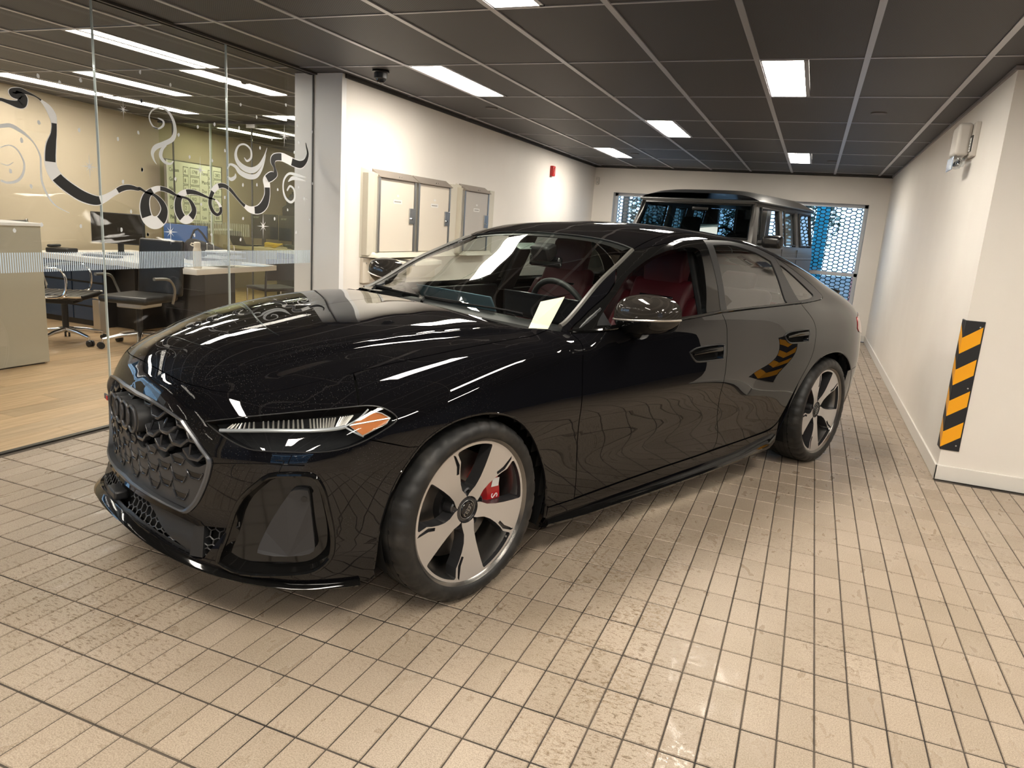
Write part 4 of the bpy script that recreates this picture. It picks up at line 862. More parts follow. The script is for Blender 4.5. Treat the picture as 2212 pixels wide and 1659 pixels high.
def skin(name,poly,mapf,mt,holes=(),h=.022,gap=.0024,flange=.014,off=0.0,mirror=False,parent=None,flange_holes=True,both=False,reg=None):
    """panel on the body surface: outline polygon in parameter space, optional holes, edge flange turned inwards"""
    parent=parent or car
    ol=resample(inset(poly,gap) if gap else poly,h*.8); loops=[ol]+[resample(inset(q,-gap) if gap else q,h*.8) for q in holes]
    lo=ol.min(0);hi=ol.max(0)
    gx=np.arange(lo[0]+h*.5,hi[0],h);gy=np.arange(lo[1]+h*.5,hi[1],h)
    G=np.array([(x+(.25*h if j%2 else 0),y) for j,y in enumerate(gy) for x in gx])
    if len(G):
        k=pip(G[:,0],G[:,1],ol)
        for q in loops[1:]: k&=~pip(G[:,0],G[:,1],q)
        G=G[k]
    if len(G):
        B=np.concatenate(loops); keep=np.ones(len(G),bool)
        for s in range(0,len(G),2000):
            d=((G[s:s+2000,None,:]-B[None])**2).sum(-1).min(1); keep[s:s+2000]=d>(h*.45)**2
        G=G[keep]
    V=[Vector(v) for l in loops for v in l]+[Vector(g) for g in G]
    E=[];k=0
    for l in loops: E+=[(k+i,k+(i+1)%len(l)) for i in range(len(l))]; k+=len(l)
    v2,e2,f2,ov,_,_=delaunay_2d_cdt(V,E,[],0,1e-7)
    P2=np.array([tuple(v) for v in v2]); T=np.array([f for f in f2 if len(f)==3])
    c=P2[T].mean(1); k=pip(c[:,0],c[:,1],ol)
    for q in loops[1:]: k&=~pip(c[:,0],c[:,1],q)
    T=T[k]
    Q=mapf(P2[:,0],P2[:,1]); Nn=nrm(Q[:,0],Q[:,1],Q[:,2]); Q=Q+Nn*off
    # orientation
    a,b,cc=Q[T[:,0]],Q[T[:,1]],Q[T[:,2]]; fn=np.cross(b-a,cc-a); fl=(fn*Nn[T[:,0]]).sum(-1)<0; T[fl]=T[fl][:,::-1]
    vs=[tuple(q) for q in Q]; ns=[tuple(q) for q in Nn]; fs=[tuple(int(i) for i in t) for t in T]
    if flange:
        cnt={}
        for t in fs:
            for i in range(3):
                e=(t[i],t[(i+1)%3]); cnt[e]=1
        bd=[e for e in cnt if (e[1],e[0]) not in cnt]; mp={}
        def vv(i,dup_):
            key=(i,dup_)
            if key not in mp:
                mp[key]=len(vs); q=np.array(vs[i])-np.array(ns[i])*(flange if dup_ else 0.0); vs.append(tuple(q)); ns.append(None)
            return mp[key]
        for a_,b_ in bd: fs.append((vv(b_,0),vv(a_,0),vv(a_,1),vv(b_,1)))
    out=[]
    for sd in ((1,-1) if (mirror or both) else (1,)):
        V3=[(q[0],q[1]*sd,q[2]) for q in vs]; F3=fs if sd==1 else [f[::-1] for f in fs]; N3_=[None if q is None else (q[0],q[1]*sd,q[2]) for q in ns]
        out.append((V3,F3,N3_))
    if both:
        k=len(out[0][0]); V3=out[0][0]+out[1][0]; F3=out[0][1]+[tuple(i+k for i in f) for f in out[1][1]]; out=[(V3,F3,out[0][2]+out[1][2])]
    res=[]
    for V3,F3,N_ in out:
        me=bpy.data.meshes.new(name); me.from_pydata(V3,[],F3); me.materials.append(mt); me.update()
        me.polygons.foreach_set('use_smooth',[True]*len(me.polygons))
        vn=[tuple(v.normal) if q is None else q for v,q in zip(me.vertices,N_)]
        try: me.normals_split_custom_set_from_vertices(vn)
        except Exception as ex: print('normals',ex)
        o=bpy.data.objects.new(name,me); link(o,parent); res.append(o)
    return res
def tubeon(name,pts3,r,mt,off=0,mirror=True,closed=False,parent=None,n=6,flat=None):
    p=np.array(pts3,float); Nn=nrm(p[:,0],p[:,1],p[:,2]); p=p+Nn*off; res=[]
    for sd in ((1,-1) if mirror else (1,)):
        o=MB().tube([(a,b*sd,c) for a,b,c in p],r,n,closed).build(name,mt,parent or car,smooth=True); res.append(o)
    return res
def pXZ(pts,n=4): return solveMany(smoothcurve(pts,n) if n else pts)
# ---- outline curves (side view x,z unless noted) ----
FDF=[(-.60,.955),(-.60,.92),(-.577,.87),(-.562,.80),(-.556,.72),(-.558,.64),(-.575,.55),(-.595,.46),(-.61,.38),(-.618,.31),(-.62,.25)]
DBF=[(-.62,.25),(-.95,.26),(-1.26,.267),(-1.6,.273),(-1.74,.28)]
DBR=[(-1.74,.28),(-1.97,.285),(-2.22,.295),(-2.36,.31),(-2.43,.35),(-2.485,.45)]
FDR=[(-1.74,.28),(-1.765,.32),(-1.76,.38),(-1.735,.43),(-1.70,.51),(-1.672,.60),(-1.662,.70),(-1.668,.80),(-1.68,.87),(-1.693,.95),(-1.692,1.012)]
RDR=[(-2.485,.45),(-2.535,.58),(-2.59,.67),(-2.625,.74),(-2.645,.81),(-2.66,.88),(-2.65,.93),(-2.62,.97),(-2.58,1.01),(-2.56,1.04)]
BLF=[(-.60,.955),(-.8,.968),(-1.05,.98),(-1.33,.99),(-1.692,1.012)]
BLR=[(-1.692,1.012),(-2.0,1.022),(-2.25,1.03),(-2.56,1.04)]
FTP=[(-.60,.955),(-.70,1.005),(-.80,1.065),(-1.04,1.205),(-1.19,1.275),(-1.32,1.318),(-1.47,1.348),(-1.62,1.362),(-1.765,1.370)]
RTP=[(-1.765,1.370),(-1.92,1.374),(-2.10,1.371),(-2.33,1.345),(-2.515,1.302)]
QTP=[(-2.515,1.302),(-2.70,1.23),(-2.86,1.15),(-2.94,1.095),(-2.955,1.07),(-2.90,1.055),(-2.75,1.047),(-2.56,1.04)]
WINF=[(-.73,.988),(-.80,1.04),(-.92,1.12),(-1.04,1.188),(-1.2,1.255),(-1.32,1.290),(-1.42,1.31),(-1.55,1.324),(-1.63,1.325),(-1.665,1.31),(-1.655,1.26),(-1.62,1.17),(-1.56,1.025),(-1.54,1.016),(-1.34,1.007),(-1.0,.995)]
WINR=[(-1.83,1.345),(-1.95,1.350),(-2.07,1.347),(-2.27,1.318),(-2.40,1.280),(-2.43,1.26),(-2.425,1.17),(-2.40,1.06),(-2.385,1.047),(-2.04,1.033),(-1.78,1.023),(-1.76,1.035),(-1.77,1.10),(-1.80,1.22)]
WINQ=[(-2.535,1.255),(-2.60,1.228),(-2.70,1.168),(-2.80,1.095),(-2.81,1.083),(-2.79,1.073),(-2.70,1.065),(-2.555,1.058),(-2.54,1.07),(-2.535,1.15)]
AF=[(.365,.10),(.37,.20),(.37,.32),(.355,.43),(.325,.53),(.285,.60),(.235,.655),(.165,.695),(.09,.716),(0,.722),(-.08,.714),(-.16,.688),(-.23,.645),(-.30,.575),(-.36,.49),(-.40,.42),(-.425,.35),(-.44,.28),(-.45,.20),(-.455,.10)]
AR=[(-2.40,.10),(-2.46,.25),(-2.50,.35),(-2.535,.46),(-2.57,.55),(-2.62,.62),(-2.69,.68),(-2.79,.725),(-2.93,.738),(-3.05,.728),(-3.17,.69),(-3.28,.625),(-3.37,.54),(-3.43,.44),(-3.455,.33),(-3.46,.22),(-3.46,.1)]
# hood gap, plan (x,y): smoothed from the traced line
HG=[(.793,0),(.790,.15),(.783,.25),(.768,.33),(.748,.39),(.722,.445),(.690,.495),(.645,.545),(.58,.595),(.52,.635),(.45,.675),(.37,.71),(.22,.745),(.09,.765),(-.05,.778),(-.25,.782),(-.46,.775),(-.52,.765)]
HRr=[(-.52,.765),(-.44,.70),(-.37,.58),(-.32,.42),(-.29,.22),(-.28,0)]
def j(*ls):
    out=[]
    for l in ls:
        for q in l:
            if not out or abs(out[-1][0]-q[0])+abs(out[-1][1]-q[1])>1e-4: out.append(tuple(q))
    if abs(out[0][0]-out[-1][0])+abs(out[0][1]-out[-1][1])<1e-4: out.pop()
    return out
HALF=math.pi/2
hgU=XYU(HG[2:],3); hgU=[(a,b) for a,b in hgU]
hood=XYU(HG,3)+XYU(HRr,3)[1:]
skin('hood',hood,mapU,PAINT,h=.014,both=True)
# doors
fdoor=j(XZ(BLF),XZ(FDR)[::-1],XZ(DBF)[::-1],XZ(FDF)[::-1])
rdoor=j(XZ(BLR),XZ(RDR)[::-1],XZ(DBR)[::-1],XZ(FDR))
HF=[(-1.335,.842),(-1.40,.858),(-1.52,.863),(-1.635,.862),(-1.645,.845),(-1.635,.80),(-1.615,.790),(-1.42,.792),(-1.37,.806)]
HR=[(-2.275,.872),(-2.33,.890),(-2.45,.895),(-2.555,.895),(-2.567,.88),(-2.555,.835),(-2.54,.826),(-2.36,.828),(-2.305,.842)]
fd=skin('front_door',fdoor,mapU,PAINT,holes=[XZ(HF+[HF[0]],3)[:-1]],mirror=True)
rd=skin('rear_door',rdoor,mapU,PAINT,holes=[XZ(HR+[HR[0]],3)[:-1]],mirror=True)
for Hh,dd in ((HF,fd),(HR,rd)):
    lp=XZ(Hh+[Hh[0]],3)[:-1]
    for sd,prt in zip((1,-1),dd):
        p=mapU(*np.array(lp).T);nn=nrm(*p.T); p[:,1]*=sd; nn[:,1]*=sd
        q=p-nn*.032; q=q.mean(0)+(q-q.mean(0))*.9; k=len(p)
        MB().add(list(p-nn*.003)+list(q),[(i,(i+1)%k,(i+1)%k+k,i+k) for i in range(k)]+[tuple(range(k,2*k))]).build('handle_recess',PIANO,prt,smooth=True)
        c=p.mean(0); x0,x1=p[:,0].min(),p[:,0].max()
        # paddle: upper bar and frame ring
        MB().tube(list(p+nn*.001),.0045,6,closed=True).build('handle_frame',SATB,prt,smooth=True)
        f=lambda x,z:(lambda s_:np.array([s_[0],s_[1]*sd,s_[2]]))(solveXZ(x,z))
        zc=p[:,2].max()-.019
        MB().tube([f(x1-.03,zc-.012)+np.array([0,.004*sd,0]),f((x0+x1)/2,zc-.003)+np.array([0,.006*sd,0]),f(x0+.035,zc-.002)+np.array([0,.004*sd,0])],[.006,.013,.014],10).build('door_handle',PIANO,prt,smooth=True)
# rocker panel
RKT=[(-.455,.245),(-.62,.245),(-.95,.255),(-1.26,.262),(-1.6,.268),(-1.97,.280),(-2.22,.288),(-2.36,.30),(-2.44,.34)]
RKB=[(-2.455,.25),(-2.43,.165),(-2.2,.15),(-1.6,.15),(-1.0,.15),(-.6,.15),(-.455,.15)]
skin('rocker_panel',j(XZ(RKT,2),XZ(RKB,2)),mapU,PAINT,mirror=True,h=.025)
for sd in (1,-1):
    bl=MB(); P_=[]
    for x,w,z in ((-.47,.0,.165),(-.7,.012,.16),(-1.1,.02,.165),(-1.6,.028,.175),(-2.0,.034,.19),(-2.3,.04,.225),(-2.41,.02,.25)):
        y=solveXZ(x,.2)[1]; P_.append((x,y,w,z))
    vs=[]
    for x,y,w,z in P_: vs+=[(x,sd*(y-.02),z+.03),(x,sd*(y+w),z+.012),(x,sd*(y+w+.004),z),(x,sd*(y+w-.006),z-.016),(x,sd*(y-.05),z-.03)]
    fs=[]
    for i in range(len(P_)-1):
        for k in range(4): fs.append((5*i+k,5*i+k+1,5*i+k+6,5*i+k+5))
    bl.add(vs,fs+[(0,1,2,3,4),tuple(len(vs)-5+k for k in (4,3,2,1,0))]).build('side_skirt_blade',PIANO,car,smooth=True)
# fender
hgP=[(.45,.675),(.37,.71),(.22,.745),(.09,.765),(-.05,.778),(-.25,.782),(-.46,.775),(-.52,.765)]
fen=j(XYU(hgP,3),[tuple(invU(np.array([-.575,.80,.965])))],XZ(FDF),XZ([(-.62,.247),(-.455,.247)],0),XZ(AF[::-1][1:],3)[3:])
# cut fender where the bumper begins
HL3=TR['headlight']; hlU=U3(HL3+[HL3[0]],2)[:-1]; hlN=N3(HL3+[HL3[0]],2)[:-1]
arF=XZ(AF,3)
arc=[q for q in arF if True]
kf=min(range(len(arF)),key=lambda i:abs(arF[i][0]-.245)+(0 if i<len(arF)//2 else 9))
archback=arF[kf:]  # from the bumper joint over the top and down behind the wheel
def uz(x,z): return tuple(invU(solveXZ(x,z)))
ka=max(i for i,q in enumerate(archback) if mapU(np.array([q[0]]),np.array([q[1]]))[0][2]>.25)
hl_top=max(HL3,key=lambda q:q[2]); 
it=HL3.index(hl_top); hl_rear=[HL3[k] for k in range(it,it+8)]
hl_rear=[q for q in HL3 if q[0]<.45 and True]
ks=[k for k,q in enumerate(HL3) if q[0]<.45]; hl_rear=[HL3[k] for k in ks]   # top-front -> tip -> bottom-front
fender=j(XYU(hgP[1:],3),[tuple(invU(np.array([-.57,.80,.965])))],XZ(FDF),XZ([(-.62,.247),(-.46,.247)],0),archback[:ka+1][::-1],[uz(.29,.64)],U3(hl_rear[::-1],2))
skin('fender',fender,mapU,PAINT,mirror=True)
# greenhouse frames and glass
skin('front_window_frame',j(XZ(BLF),XZ([(-1.692,1.012),(-1.705,1.08),(-1.735,1.22),(-1.765,1.370)],3),XZ(FTP)[::-1]),mapU,PIANO,holes=[XZ(WINF+[WINF[0]],3)[:-1]],mirror=True,flange=.03,h=.02)
rf=skin('rear_window_frame',j(XZ(BLR),XZ([(-2.56,1.04),(-2.555,1.10),(-2.53,1.22),(-2.515,1.302)],3),XZ(RTP)[::-1],XZ([(-1.692,1.012),(-1.705,1.08),(-1.735,1.22),(-1.765,1.370)],3)[::-1]),mapU,SATB,holes=[XZ(WINR+[WINR[0]],3)[:-1]],mirror=True,flange=.02,h=.02)
qf=skin('quarter_window_frame',j(XZ(QTP,3),XZ([(-2.515,1.302),(-2.53,1.22),(-2.555,1.10),(-2.56,1.04)],3)[::-1]),mapU,SATB,holes=[XZ(WINQ+[WINQ[0]],3)[:-1]],mirror=True,flange=.02,h=.02)
skin('rear_side_window',XZ(WINR+[WINR[0]],3)[:-1],mapU,SGLS,mirror=True,gap=0,flange=.004,off=-.005,h=.03)
skin('quarter_window',XZ(WINQ+[WINQ[0]],3)[:-1],mapU,SGLS,mirror=True,gap=0,flange=.004,off=-.005,h=.03)
# passenger front window is up
o=skin('front_side_window',XZ(WINF+[WINF[0]],3)[:-1],mapU,glass('clear_side_glass',(.88,.91,.89),1.5,0,1.0),mirror=True,gap=0,flange=.004,off=-.008,h=.03)
bpy.data.objects.remove(o[0])
# belt mouldings
for c_ in (BLF,BLR): tubeon('belt_moulding',pXZ([(x,z+.006) for x,z in c_],3),.007,PIANO,.002)
# windscreen
WS=[(-1.325,0),(-1.320,.20),(-1.305,.40),(-1.27,.56),(-1.245,.60),(-1.10,.642),(-.98,.668),(-.80,.708),(-.66,.742),(-.62,.745),(-.56,.72),(-.50,.62),(-.455,.45),(-.435,.25),(-.43,0)]
wsU=XYU(WS[:4],3)[:-1]+XYU(WS[3:9],3)[:-1]+XYU(WS[8:],3)
skin('windscreen',wsU,mapU,WGLS,gap=.001,flange=.004,off=-.002,both=True,h=.03)
# black frit band under the edge, cowl, wipers
def band(name,U,w,mt,off,**k):
    inn=inset(U,w)
    k_=[i for i,q in enumerate(inn) if q[1]<HALF-.001]
    return U,inn
cowlU=XYU(HRr,3)[::-1]; 
ws_b=XYU(WS[9:],3)
cow=j(cowlU,[tuple(invU(np.array([-.575,.77,.962])))],ws_b)
skin('cowl_panel',cow,mapU,BLACKM,gap=0,flange=.004,off=-.026,both=True,h=.03)
skin('windscreen_shade_band',j(XYU([(-1.325,0),(-1.320,.20),(-1.305,.40),(-1.27,.56)],3),XYU([(-1.235,.55),(-1.27,.39),(-1.285,.2),(-1.29,0)],3)),mapU,BLACKP,gap=0,flange=0,off=-.007,both=True,h=.03)
# a-pillar + roof rail body shell, roof
pil=j(XYU([(-.62,.748),(-.68,.742),(-.80,.712),(-.98,.672),(-1.10,.646),(-1.245,.606)],3),XYU([(-1.25,.60),(-1.30,.595),(-1.45,.585),(-1.7,.575),(-2.0,.565),(-2.3,.552),(-2.6,.535)],3),XYU([(-2.65,.54),(-2.8,.545),(-3.0,.55),(-3.3,.565),(-3.62,.60)],3),
 XZ([(-3.80,.98),(-3.87,.93),(-3.88,.80),(-3.85,.64),(-3.84,.60)],2),XZ([(-3.75,.59),(-3.33,.585)],0),XZ(AR,3)[::-1][10:-6],XZ(RDR,3)[3:],XZ(QTP,3)[::-1],XZ(RTP,3)[::-1],XZ(FTP,3)[::-1],[tuple(invU(np.array([-.57,.80,.965])))])
skin('side_body_shell',pil,mapU,PAINT,mirror=True,h=.02)
roof=XYU([(-1.332,0),(-1.327,.20),(-1.312,.40),(-1.275,.56),(-1.25,.597)],3)+XYU([(-1.30,.592),(-1.45,.582),(-1.7,.572),(-2.0,.562),(-2.3,.549),(-2.6,.532)],3)+XYU([(-2.62,.50),(-2.66,.3),(-2.68,0)],3)
skin('roof',roof,mapU,PAINT,both=True,h=.022)
rw=XYU([(-2.69,0),(-2.67,.3),(-2.63,.50),(-2.65,.535),(-2.8,.54),(-3.0,.545),(-3.3,.56),(-3.50,.575)],3)+XYU([(-3.54,.5),(-3.57,.3),(-3.58,0)],3)
skin('rear_window',rw,mapU,SGLS,both=True,h=.03,gap=.001,flange=.004,off=-.003)
tl=XYU([(-3.59,0),(-3.58,.3),(-3.55,.5),(-3.63,.60)],3)+XYU([(-3.76,.66),(-3.88,.62),(-3.93,.45),(-3.95,0)],3)
skin('boot_lid',tl,mapU,PAINT,both=True,h=.025)
for sd in (0,):
    sp=crom([(-3.80,-.60,1.058),(-3.92,-.42,1.068),(-3.96,0,1.072),(-3.92,.42,1.068),(-3.80,.60,1.058)],6)
    vs=[];k=len(sp)
    for q in sp: vs+=[(q[0]+.10,q[1]*.98,q[2]-.035),(q[0],q[1],q[2]+.012),(q[0]-.008,q[1],q[2]+.004),(q[0]+.03,q[1]*.99,q[2]-.045)]
    MB().add(vs,[(4*i+a,4*i+(a+1)%4,4*i+4+(a+1)%4,4*i+4+a) for i in range(k-1) for a in range(4)]+[(0,1,2,3),(4*k-4,4*k-3,4*k-2,4*k-1)]).build('boot_spoiler',PIANO,car,smooth=True)
def mapRn(t,z): return mapR(t,z)
rb=[(0,.20),(.3,.20),(.6,.20),(.95,.20),(1.20,.21),(1.28,.25),(1.30,.35),(1.31,.45),(1.31,.585),(1.12,.59),(.9,.62),(.6,.64),(0,.64)]
skin('rear_bumper',rb,mapRn,PAINT,both=True,h=.04)
skin('boot_face',[(0,.645),(.6,.645),(.72,.645),(.72,.78),(.6,.80),(0,.80)],mapRn,PAINT,both=True,h=.04)
TLR=mat('tail_lamp_red',(.35,.02,.02),.12,coat=1)
skin('tail_lamp',[(0,.805),(.6,.805),(.75,.79),(.95,.80),(1.15,.83),(1.19,.86),(1.14,.93),(.95,.945),(.6,.93),(0,.90)],mapRn,TLR,both=True,h=.04,off=.004)
skin('boot_upper',[(0,.905),(.6,.935),(.95,.95),(.95,.985),(.6,.985),(0,.985)],mapRn,PAINT,both=True,h=.04)
skin('rear_corner_panel',[(.725,.645),(1.13,.60),(1.20,.64),(1.18,.82),(.95,.79),(.75,.785)],mapRn,PAINT,mirror=True,h=.04)
# ---- nose: bumper with openings ----
GR=[(.0,.705),(.16,.702),(.26,.693),(.33,.682),(.385,.671),(.405,.660),(.47,.625),(.527,.583),(.537,.568),(.535,.548),(.515,.49),(.475,.415),(.435,.368),(.41,.358),(.37,.360),(.30,.363),(.2,.365),(0,.366)]
def NYZ(y,z):
    x=_root(lambda x:FF(x,np.array([y]),np.array([z])),[.0],[1.2])[0]; return tuple(invN(np.array([x,y,z])))
def NYs(pts,n=3): return [NYZ(a,b) for a,b in (smoothcurve(pts,n) if n else pts)]
grN=NYs(GR[:5],2)[:-1]+NYs(GR[4:14],3)[:-1]+NYs(GR[13:],2)
fogN=N3(TR['fog']+[TR['fog'][0]],2)[:-1]
hgN=[tuple(invN(mapU(np.array([a]),np.array([b]))[0])) for a,b in XYU(HG[:12],3)]
arN=[tuple(invN(solveXZ(x,z))) for x,z in smoothcurve(AF,3)]
ki=min(range(len(arN)//2),key=lambda i:abs(smoothcurve(AF,3)[i][1]-.64))
arf=[q for q,(x,z) in zip(arN[:ki+1],smoothcurve(AF,3)[:ki+1]) if z>.165]
lipz=lambda t:.262-.105*min(1,max(0,(t-.15)/.75))
LOWT=[(t,.352-.0*t) for t in np.linspace(0,.50,8)]
# lower intake opening (centre) and side mesh opening
def th(y,x): return math.atan2(y,x)
lowI=[(0,.347),(.20,.346),(.40,.343),(.50,.335),(.535,.330),(.56,.335),(.66,.345),(.655,.335),(.60,.26),(.575,.228),(.54,.222),(.45,.235),(.30,.262),(.15,.275),(0,.278)]
lowI=[(t,z) for t,z in lowI]
bot=[(t,lipz(t)) for t in np.linspace(0,1.18,16)]
hl_top3=HL3[min(ks)]
nose=j(hgN,[tuple(invN(np.array(HL3[min(ks)])))],[hlN[k] for k in range(len(hlN)) if False],N3(HL3[min(ks):max(ks)+1],2),[tuple(invN(solveXZ(.29,.64)))],arf[::-1],bot[::-1])
# headlight as notch in bumper: outline follows the lamp's front part instead of its rear tip
front=[HL3[k] for k in range(0,min(ks)+1)][::-1]+HL3[max(ks):][::-1]
nose_cap=None
lampfront=N3([HL3[k%len(HL3)] for k in ([min(ks)-i for i in range(0,min(ks)+1)]+[len(HL3)-1-i for i in range(0,len(HL3)-max(ks))])],2)
nose=j(hgN,lampfront,[tuple(invN(solveXZ(.29,.64)))],arf[::-1],bot[::-1])
bumper=skin('front_bumper',nose,mapN,PAINT,holes=[fogN],h=.02,both=True,flange=.012,gap=.0012,reg=None) if False else None
def skin_nose():
    # grille and intake reach the centre line, so they are cut from the outline as notches
    top=j(hgN,lampfront,[tuple(invN(solveXZ(.29,.64)))],arf[::-1],bot[::-1])
    out=[q for q in top if q[0]>1e-4]
    cut=[(0,hgN[0][1])]+out+[(0,lipz(0)),(0,.2785)]+[q for q in lowI[::-1] if q[0]>0]+[(0,.3465),(0,.3655)]+[q for q in grN[::-1] if q[0]>1e-4]+[(0,.7055)]
    return cut
bump_=skin('front_bumper',skin_nose(),mapN,PAINT,holes=[fogN],h=.02,both=True,gap=.0,flange=.012)
# lip splitter
lp=[]
for t in np.linspace(-1.12,1.12,49):
    q=mapN(np.array([abs(t)]),np.array([lipz(abs(t))]))[0]; lp.append((q[0],q[1]*(1 if t>=0 else -1),q[2]))
vs=[];k=len(lp)
for q in lp:
    r=math.hypot(q[0],q[1]); ux,uy=q[0]/r,q[1]/r
    for d,z in ((-.005,.014),(.018,.004),(.024,-.004),(.016,-.012),(-.08,-.020)): vs.append((q[0]+ux*d,q[1]+uy*d,q[2]+z))
MB().add(vs,[(5*i+a,5*i+a+1,5*i+6+a,5*i+5+a) for i in range(k-1) for a in range(4)]).build('lip_splitter',PIANO,car,smooth=True)
# lower intake: recessed housing, honeycomb, frame
def at(mapf,a,b,off): 
    q=mapf(np.array([a]),np.array([b]))[0]; n_=nrm(*[np.array([v]) for v in q])[0]; return q+n_*off
skin('lower_intake_floor',[(0,.30),(.6,.30),(.62,.25),(.3,.24),(0,.255)],mapN,SATB,gap=0,flange=0,off=-.012,both=True) if False else None
skin('lower_intake_housing',[(0,.36),(.45,.36),(.69,.36),(.68,.24),(.58,.21),(.3,.24),(0,.26)],mapN,BLACKM,gap=0,flange=0,off=-.055,both=True,h=.04)
def hexmesh(name,inside,cw,ch,t,off,mapf,zlo,zhi,tlo,thi,mt,both=True,depth=.010):
    mb=MB();rows=int((zhi-zlo)/(ch*.75))+2
    dth=cw/.9
    for jj in range(rows):
        z=zlo+jj*ch*.75
        for i in range(int((thi-tlo)/dth)+2):
            a=tlo+i*dth+(dth/2 if jj%2 else 0)
            C=[(a+dth/2*math.sin(R(60*k))/math.cos(R(30))*.866/.866*.985,z+ch/2*math.cos(R(60*k))) for k in range(6)]
            for e in ((0,1),(1,2),(2,3)):
                p,q=C[e[0]],C[e[1]]
                if not (inside(*p) and inside(*q)): continue
                A=at(mapf,*p,off);B=at(mapf,*q,off)
                for sd in ((1,-1) if both else (1,)):
                    mb.tube([(A[0],A[1]*sd,A[2]),(B[0],B[1]*sd,B[2])],t,4,cap=False)
    return mb.build(name,mt,car,kind='stuff')
lowP=[(0,.347)]+lowI[1:]; 
def inlow(a,b):
    return pip(np.array([a]),np.array([b]),[(-.02,.372),(.53,.36),(.53,.20),(.45,.215),(.30,.245),(.15,.262),(-.02,.265)])[0]
def inlow2(a,b): return pip(np.array([a]),np.array([b]),[(.545,.36),(.70,.37),(.66,.26),(.56,.205)])[0]
HXM=mat('honeycomb_plastic',(.045,.045,.047),.35)
hexmesh('lower_honeycomb',inlow,.034,.030,.0024,-.020,mapN,.20,.38,.06,.56,HXM)
hexmesh('lower_honeycomb',inlow2,.034,.030,.0024,-.020,mapN,.20,.38,.54,.72,HXM)
# divider between centre and side mesh
for sd in (1,-1):
    q0=[at(mapN,t,z,-.004) for t,z in ((.515,.338),(.560,.336),(.568,.230),(.512,.226))]; q1=[at(mapN,t,z,-.04) for t,z in ((.515,.338),(.560,.336),(.568,.230),(.512,.226))]
    F_=np.array([1,sd,1]); MB().add([q*F_ for q in q0+q1],[(0,1,2,3),(4,5,6,7),(0,1,5,4),(1,2,6,5),(2,3,7,6),(3,0,4,7)]).build('intake_divider',SATB,car)
skin('lower_intake_lip',[(0,.2785)]+[q for q in lowI[::-1] if 0<q[0]<.56]+[(.50,.236),(.45,.247),(.30,.275),(.15,.287),(0,.290)],mapN,SATB,gap=0,flange=.004,off=-.014,both=True,h=.03)
MB().box((.905,-.05,.300),(.05,.10,.035)).build('tow_cover',SATB,car,bevel=.008)
# ---- grille ----
skin('grille_back',grN,mapN,BLACKM,gap=0,flange=0,off=-.065,both=True,h=.04)
gr3=[mapN(np.array([a]),np.array([b]))[0] for a,b in grN]
full=[(q[0],q[1],q[2]) for q in gr3]+[(q[0],-q[1],q[2]) for q in gr3[::-1] if q[1]>.001]
full=np.array(full); nn=np.array([nrm(*[np.array([v]) for v in (q[0],abs(q[1]),q[2])])[0]*np.array([1,1 if q[1]>=0 else -1,1]) for q in full])
ctr=full.mean(0)
def ring(name,o0,o1,i0,i1,mt):
    """closed frame band: outer loop at depth o0.., inner loop"""
    vs=[];k=len(full)
    for q,n_ in zip(full,nn):
        d=(ctr-q); d=d-n_*d.dot(n_); d/=np.linalg.norm(d)
        for w,h_ in ((o0,0),(o0,o1),((o0+i0)/2,o1+.004),(i0,o1),(i0,i1)): vs.append(q+d*w+n_*h_)
    fs=[(5*i+a,5*i+a+1,(5*i+5+a+1)%(5*k),(5*i+5+a)%(5*k)) for i in range(k) for a in range(4)]
    return MB().add(vs,fs).build(name,mt,car,smooth=True)
GFR=mat('grille_frame_grey',(.11,.115,.125),.30,.6)
ring('grille_frame',-.004,.005,.016,-.06,GFR)
def G3(y,z,off):
    t,_=NYZ(abs(y),z); q=at(mapN,t,z,off); return np.array([q[0],q[1]*(1 if y>=0 else -1),q[2]])
ingr=[(a,b) for a,b in GR]+[(-a,b) for a,b in GR[::-1]]
def inside_gr(y,z,m=.0): return pip(np.array([y]),np.array([z]),inset(ingr,m))[0]
# lower solid panel with chevron dents, its upper edge a zigzag
cols=[.06+.078*k for k in range(-8,7)]
zz=[]
yy=np.linspace(-.53,.53,60)
def ztop(y):
    k=(y-.06)/.078; ph=(k%2); tri=abs(((k+.5)%1)-.5)*2
    return .532+.016*math.cos(math.pi*(k%2))+.006*(abs(y)>.3)
panel=[(y,ztop(y)) for y in yy if inside_gr(y,ztop(y),.012)]
lowpts=[(a,b) for a,b in inset(ingr,.012) if b<panel[0][1]]
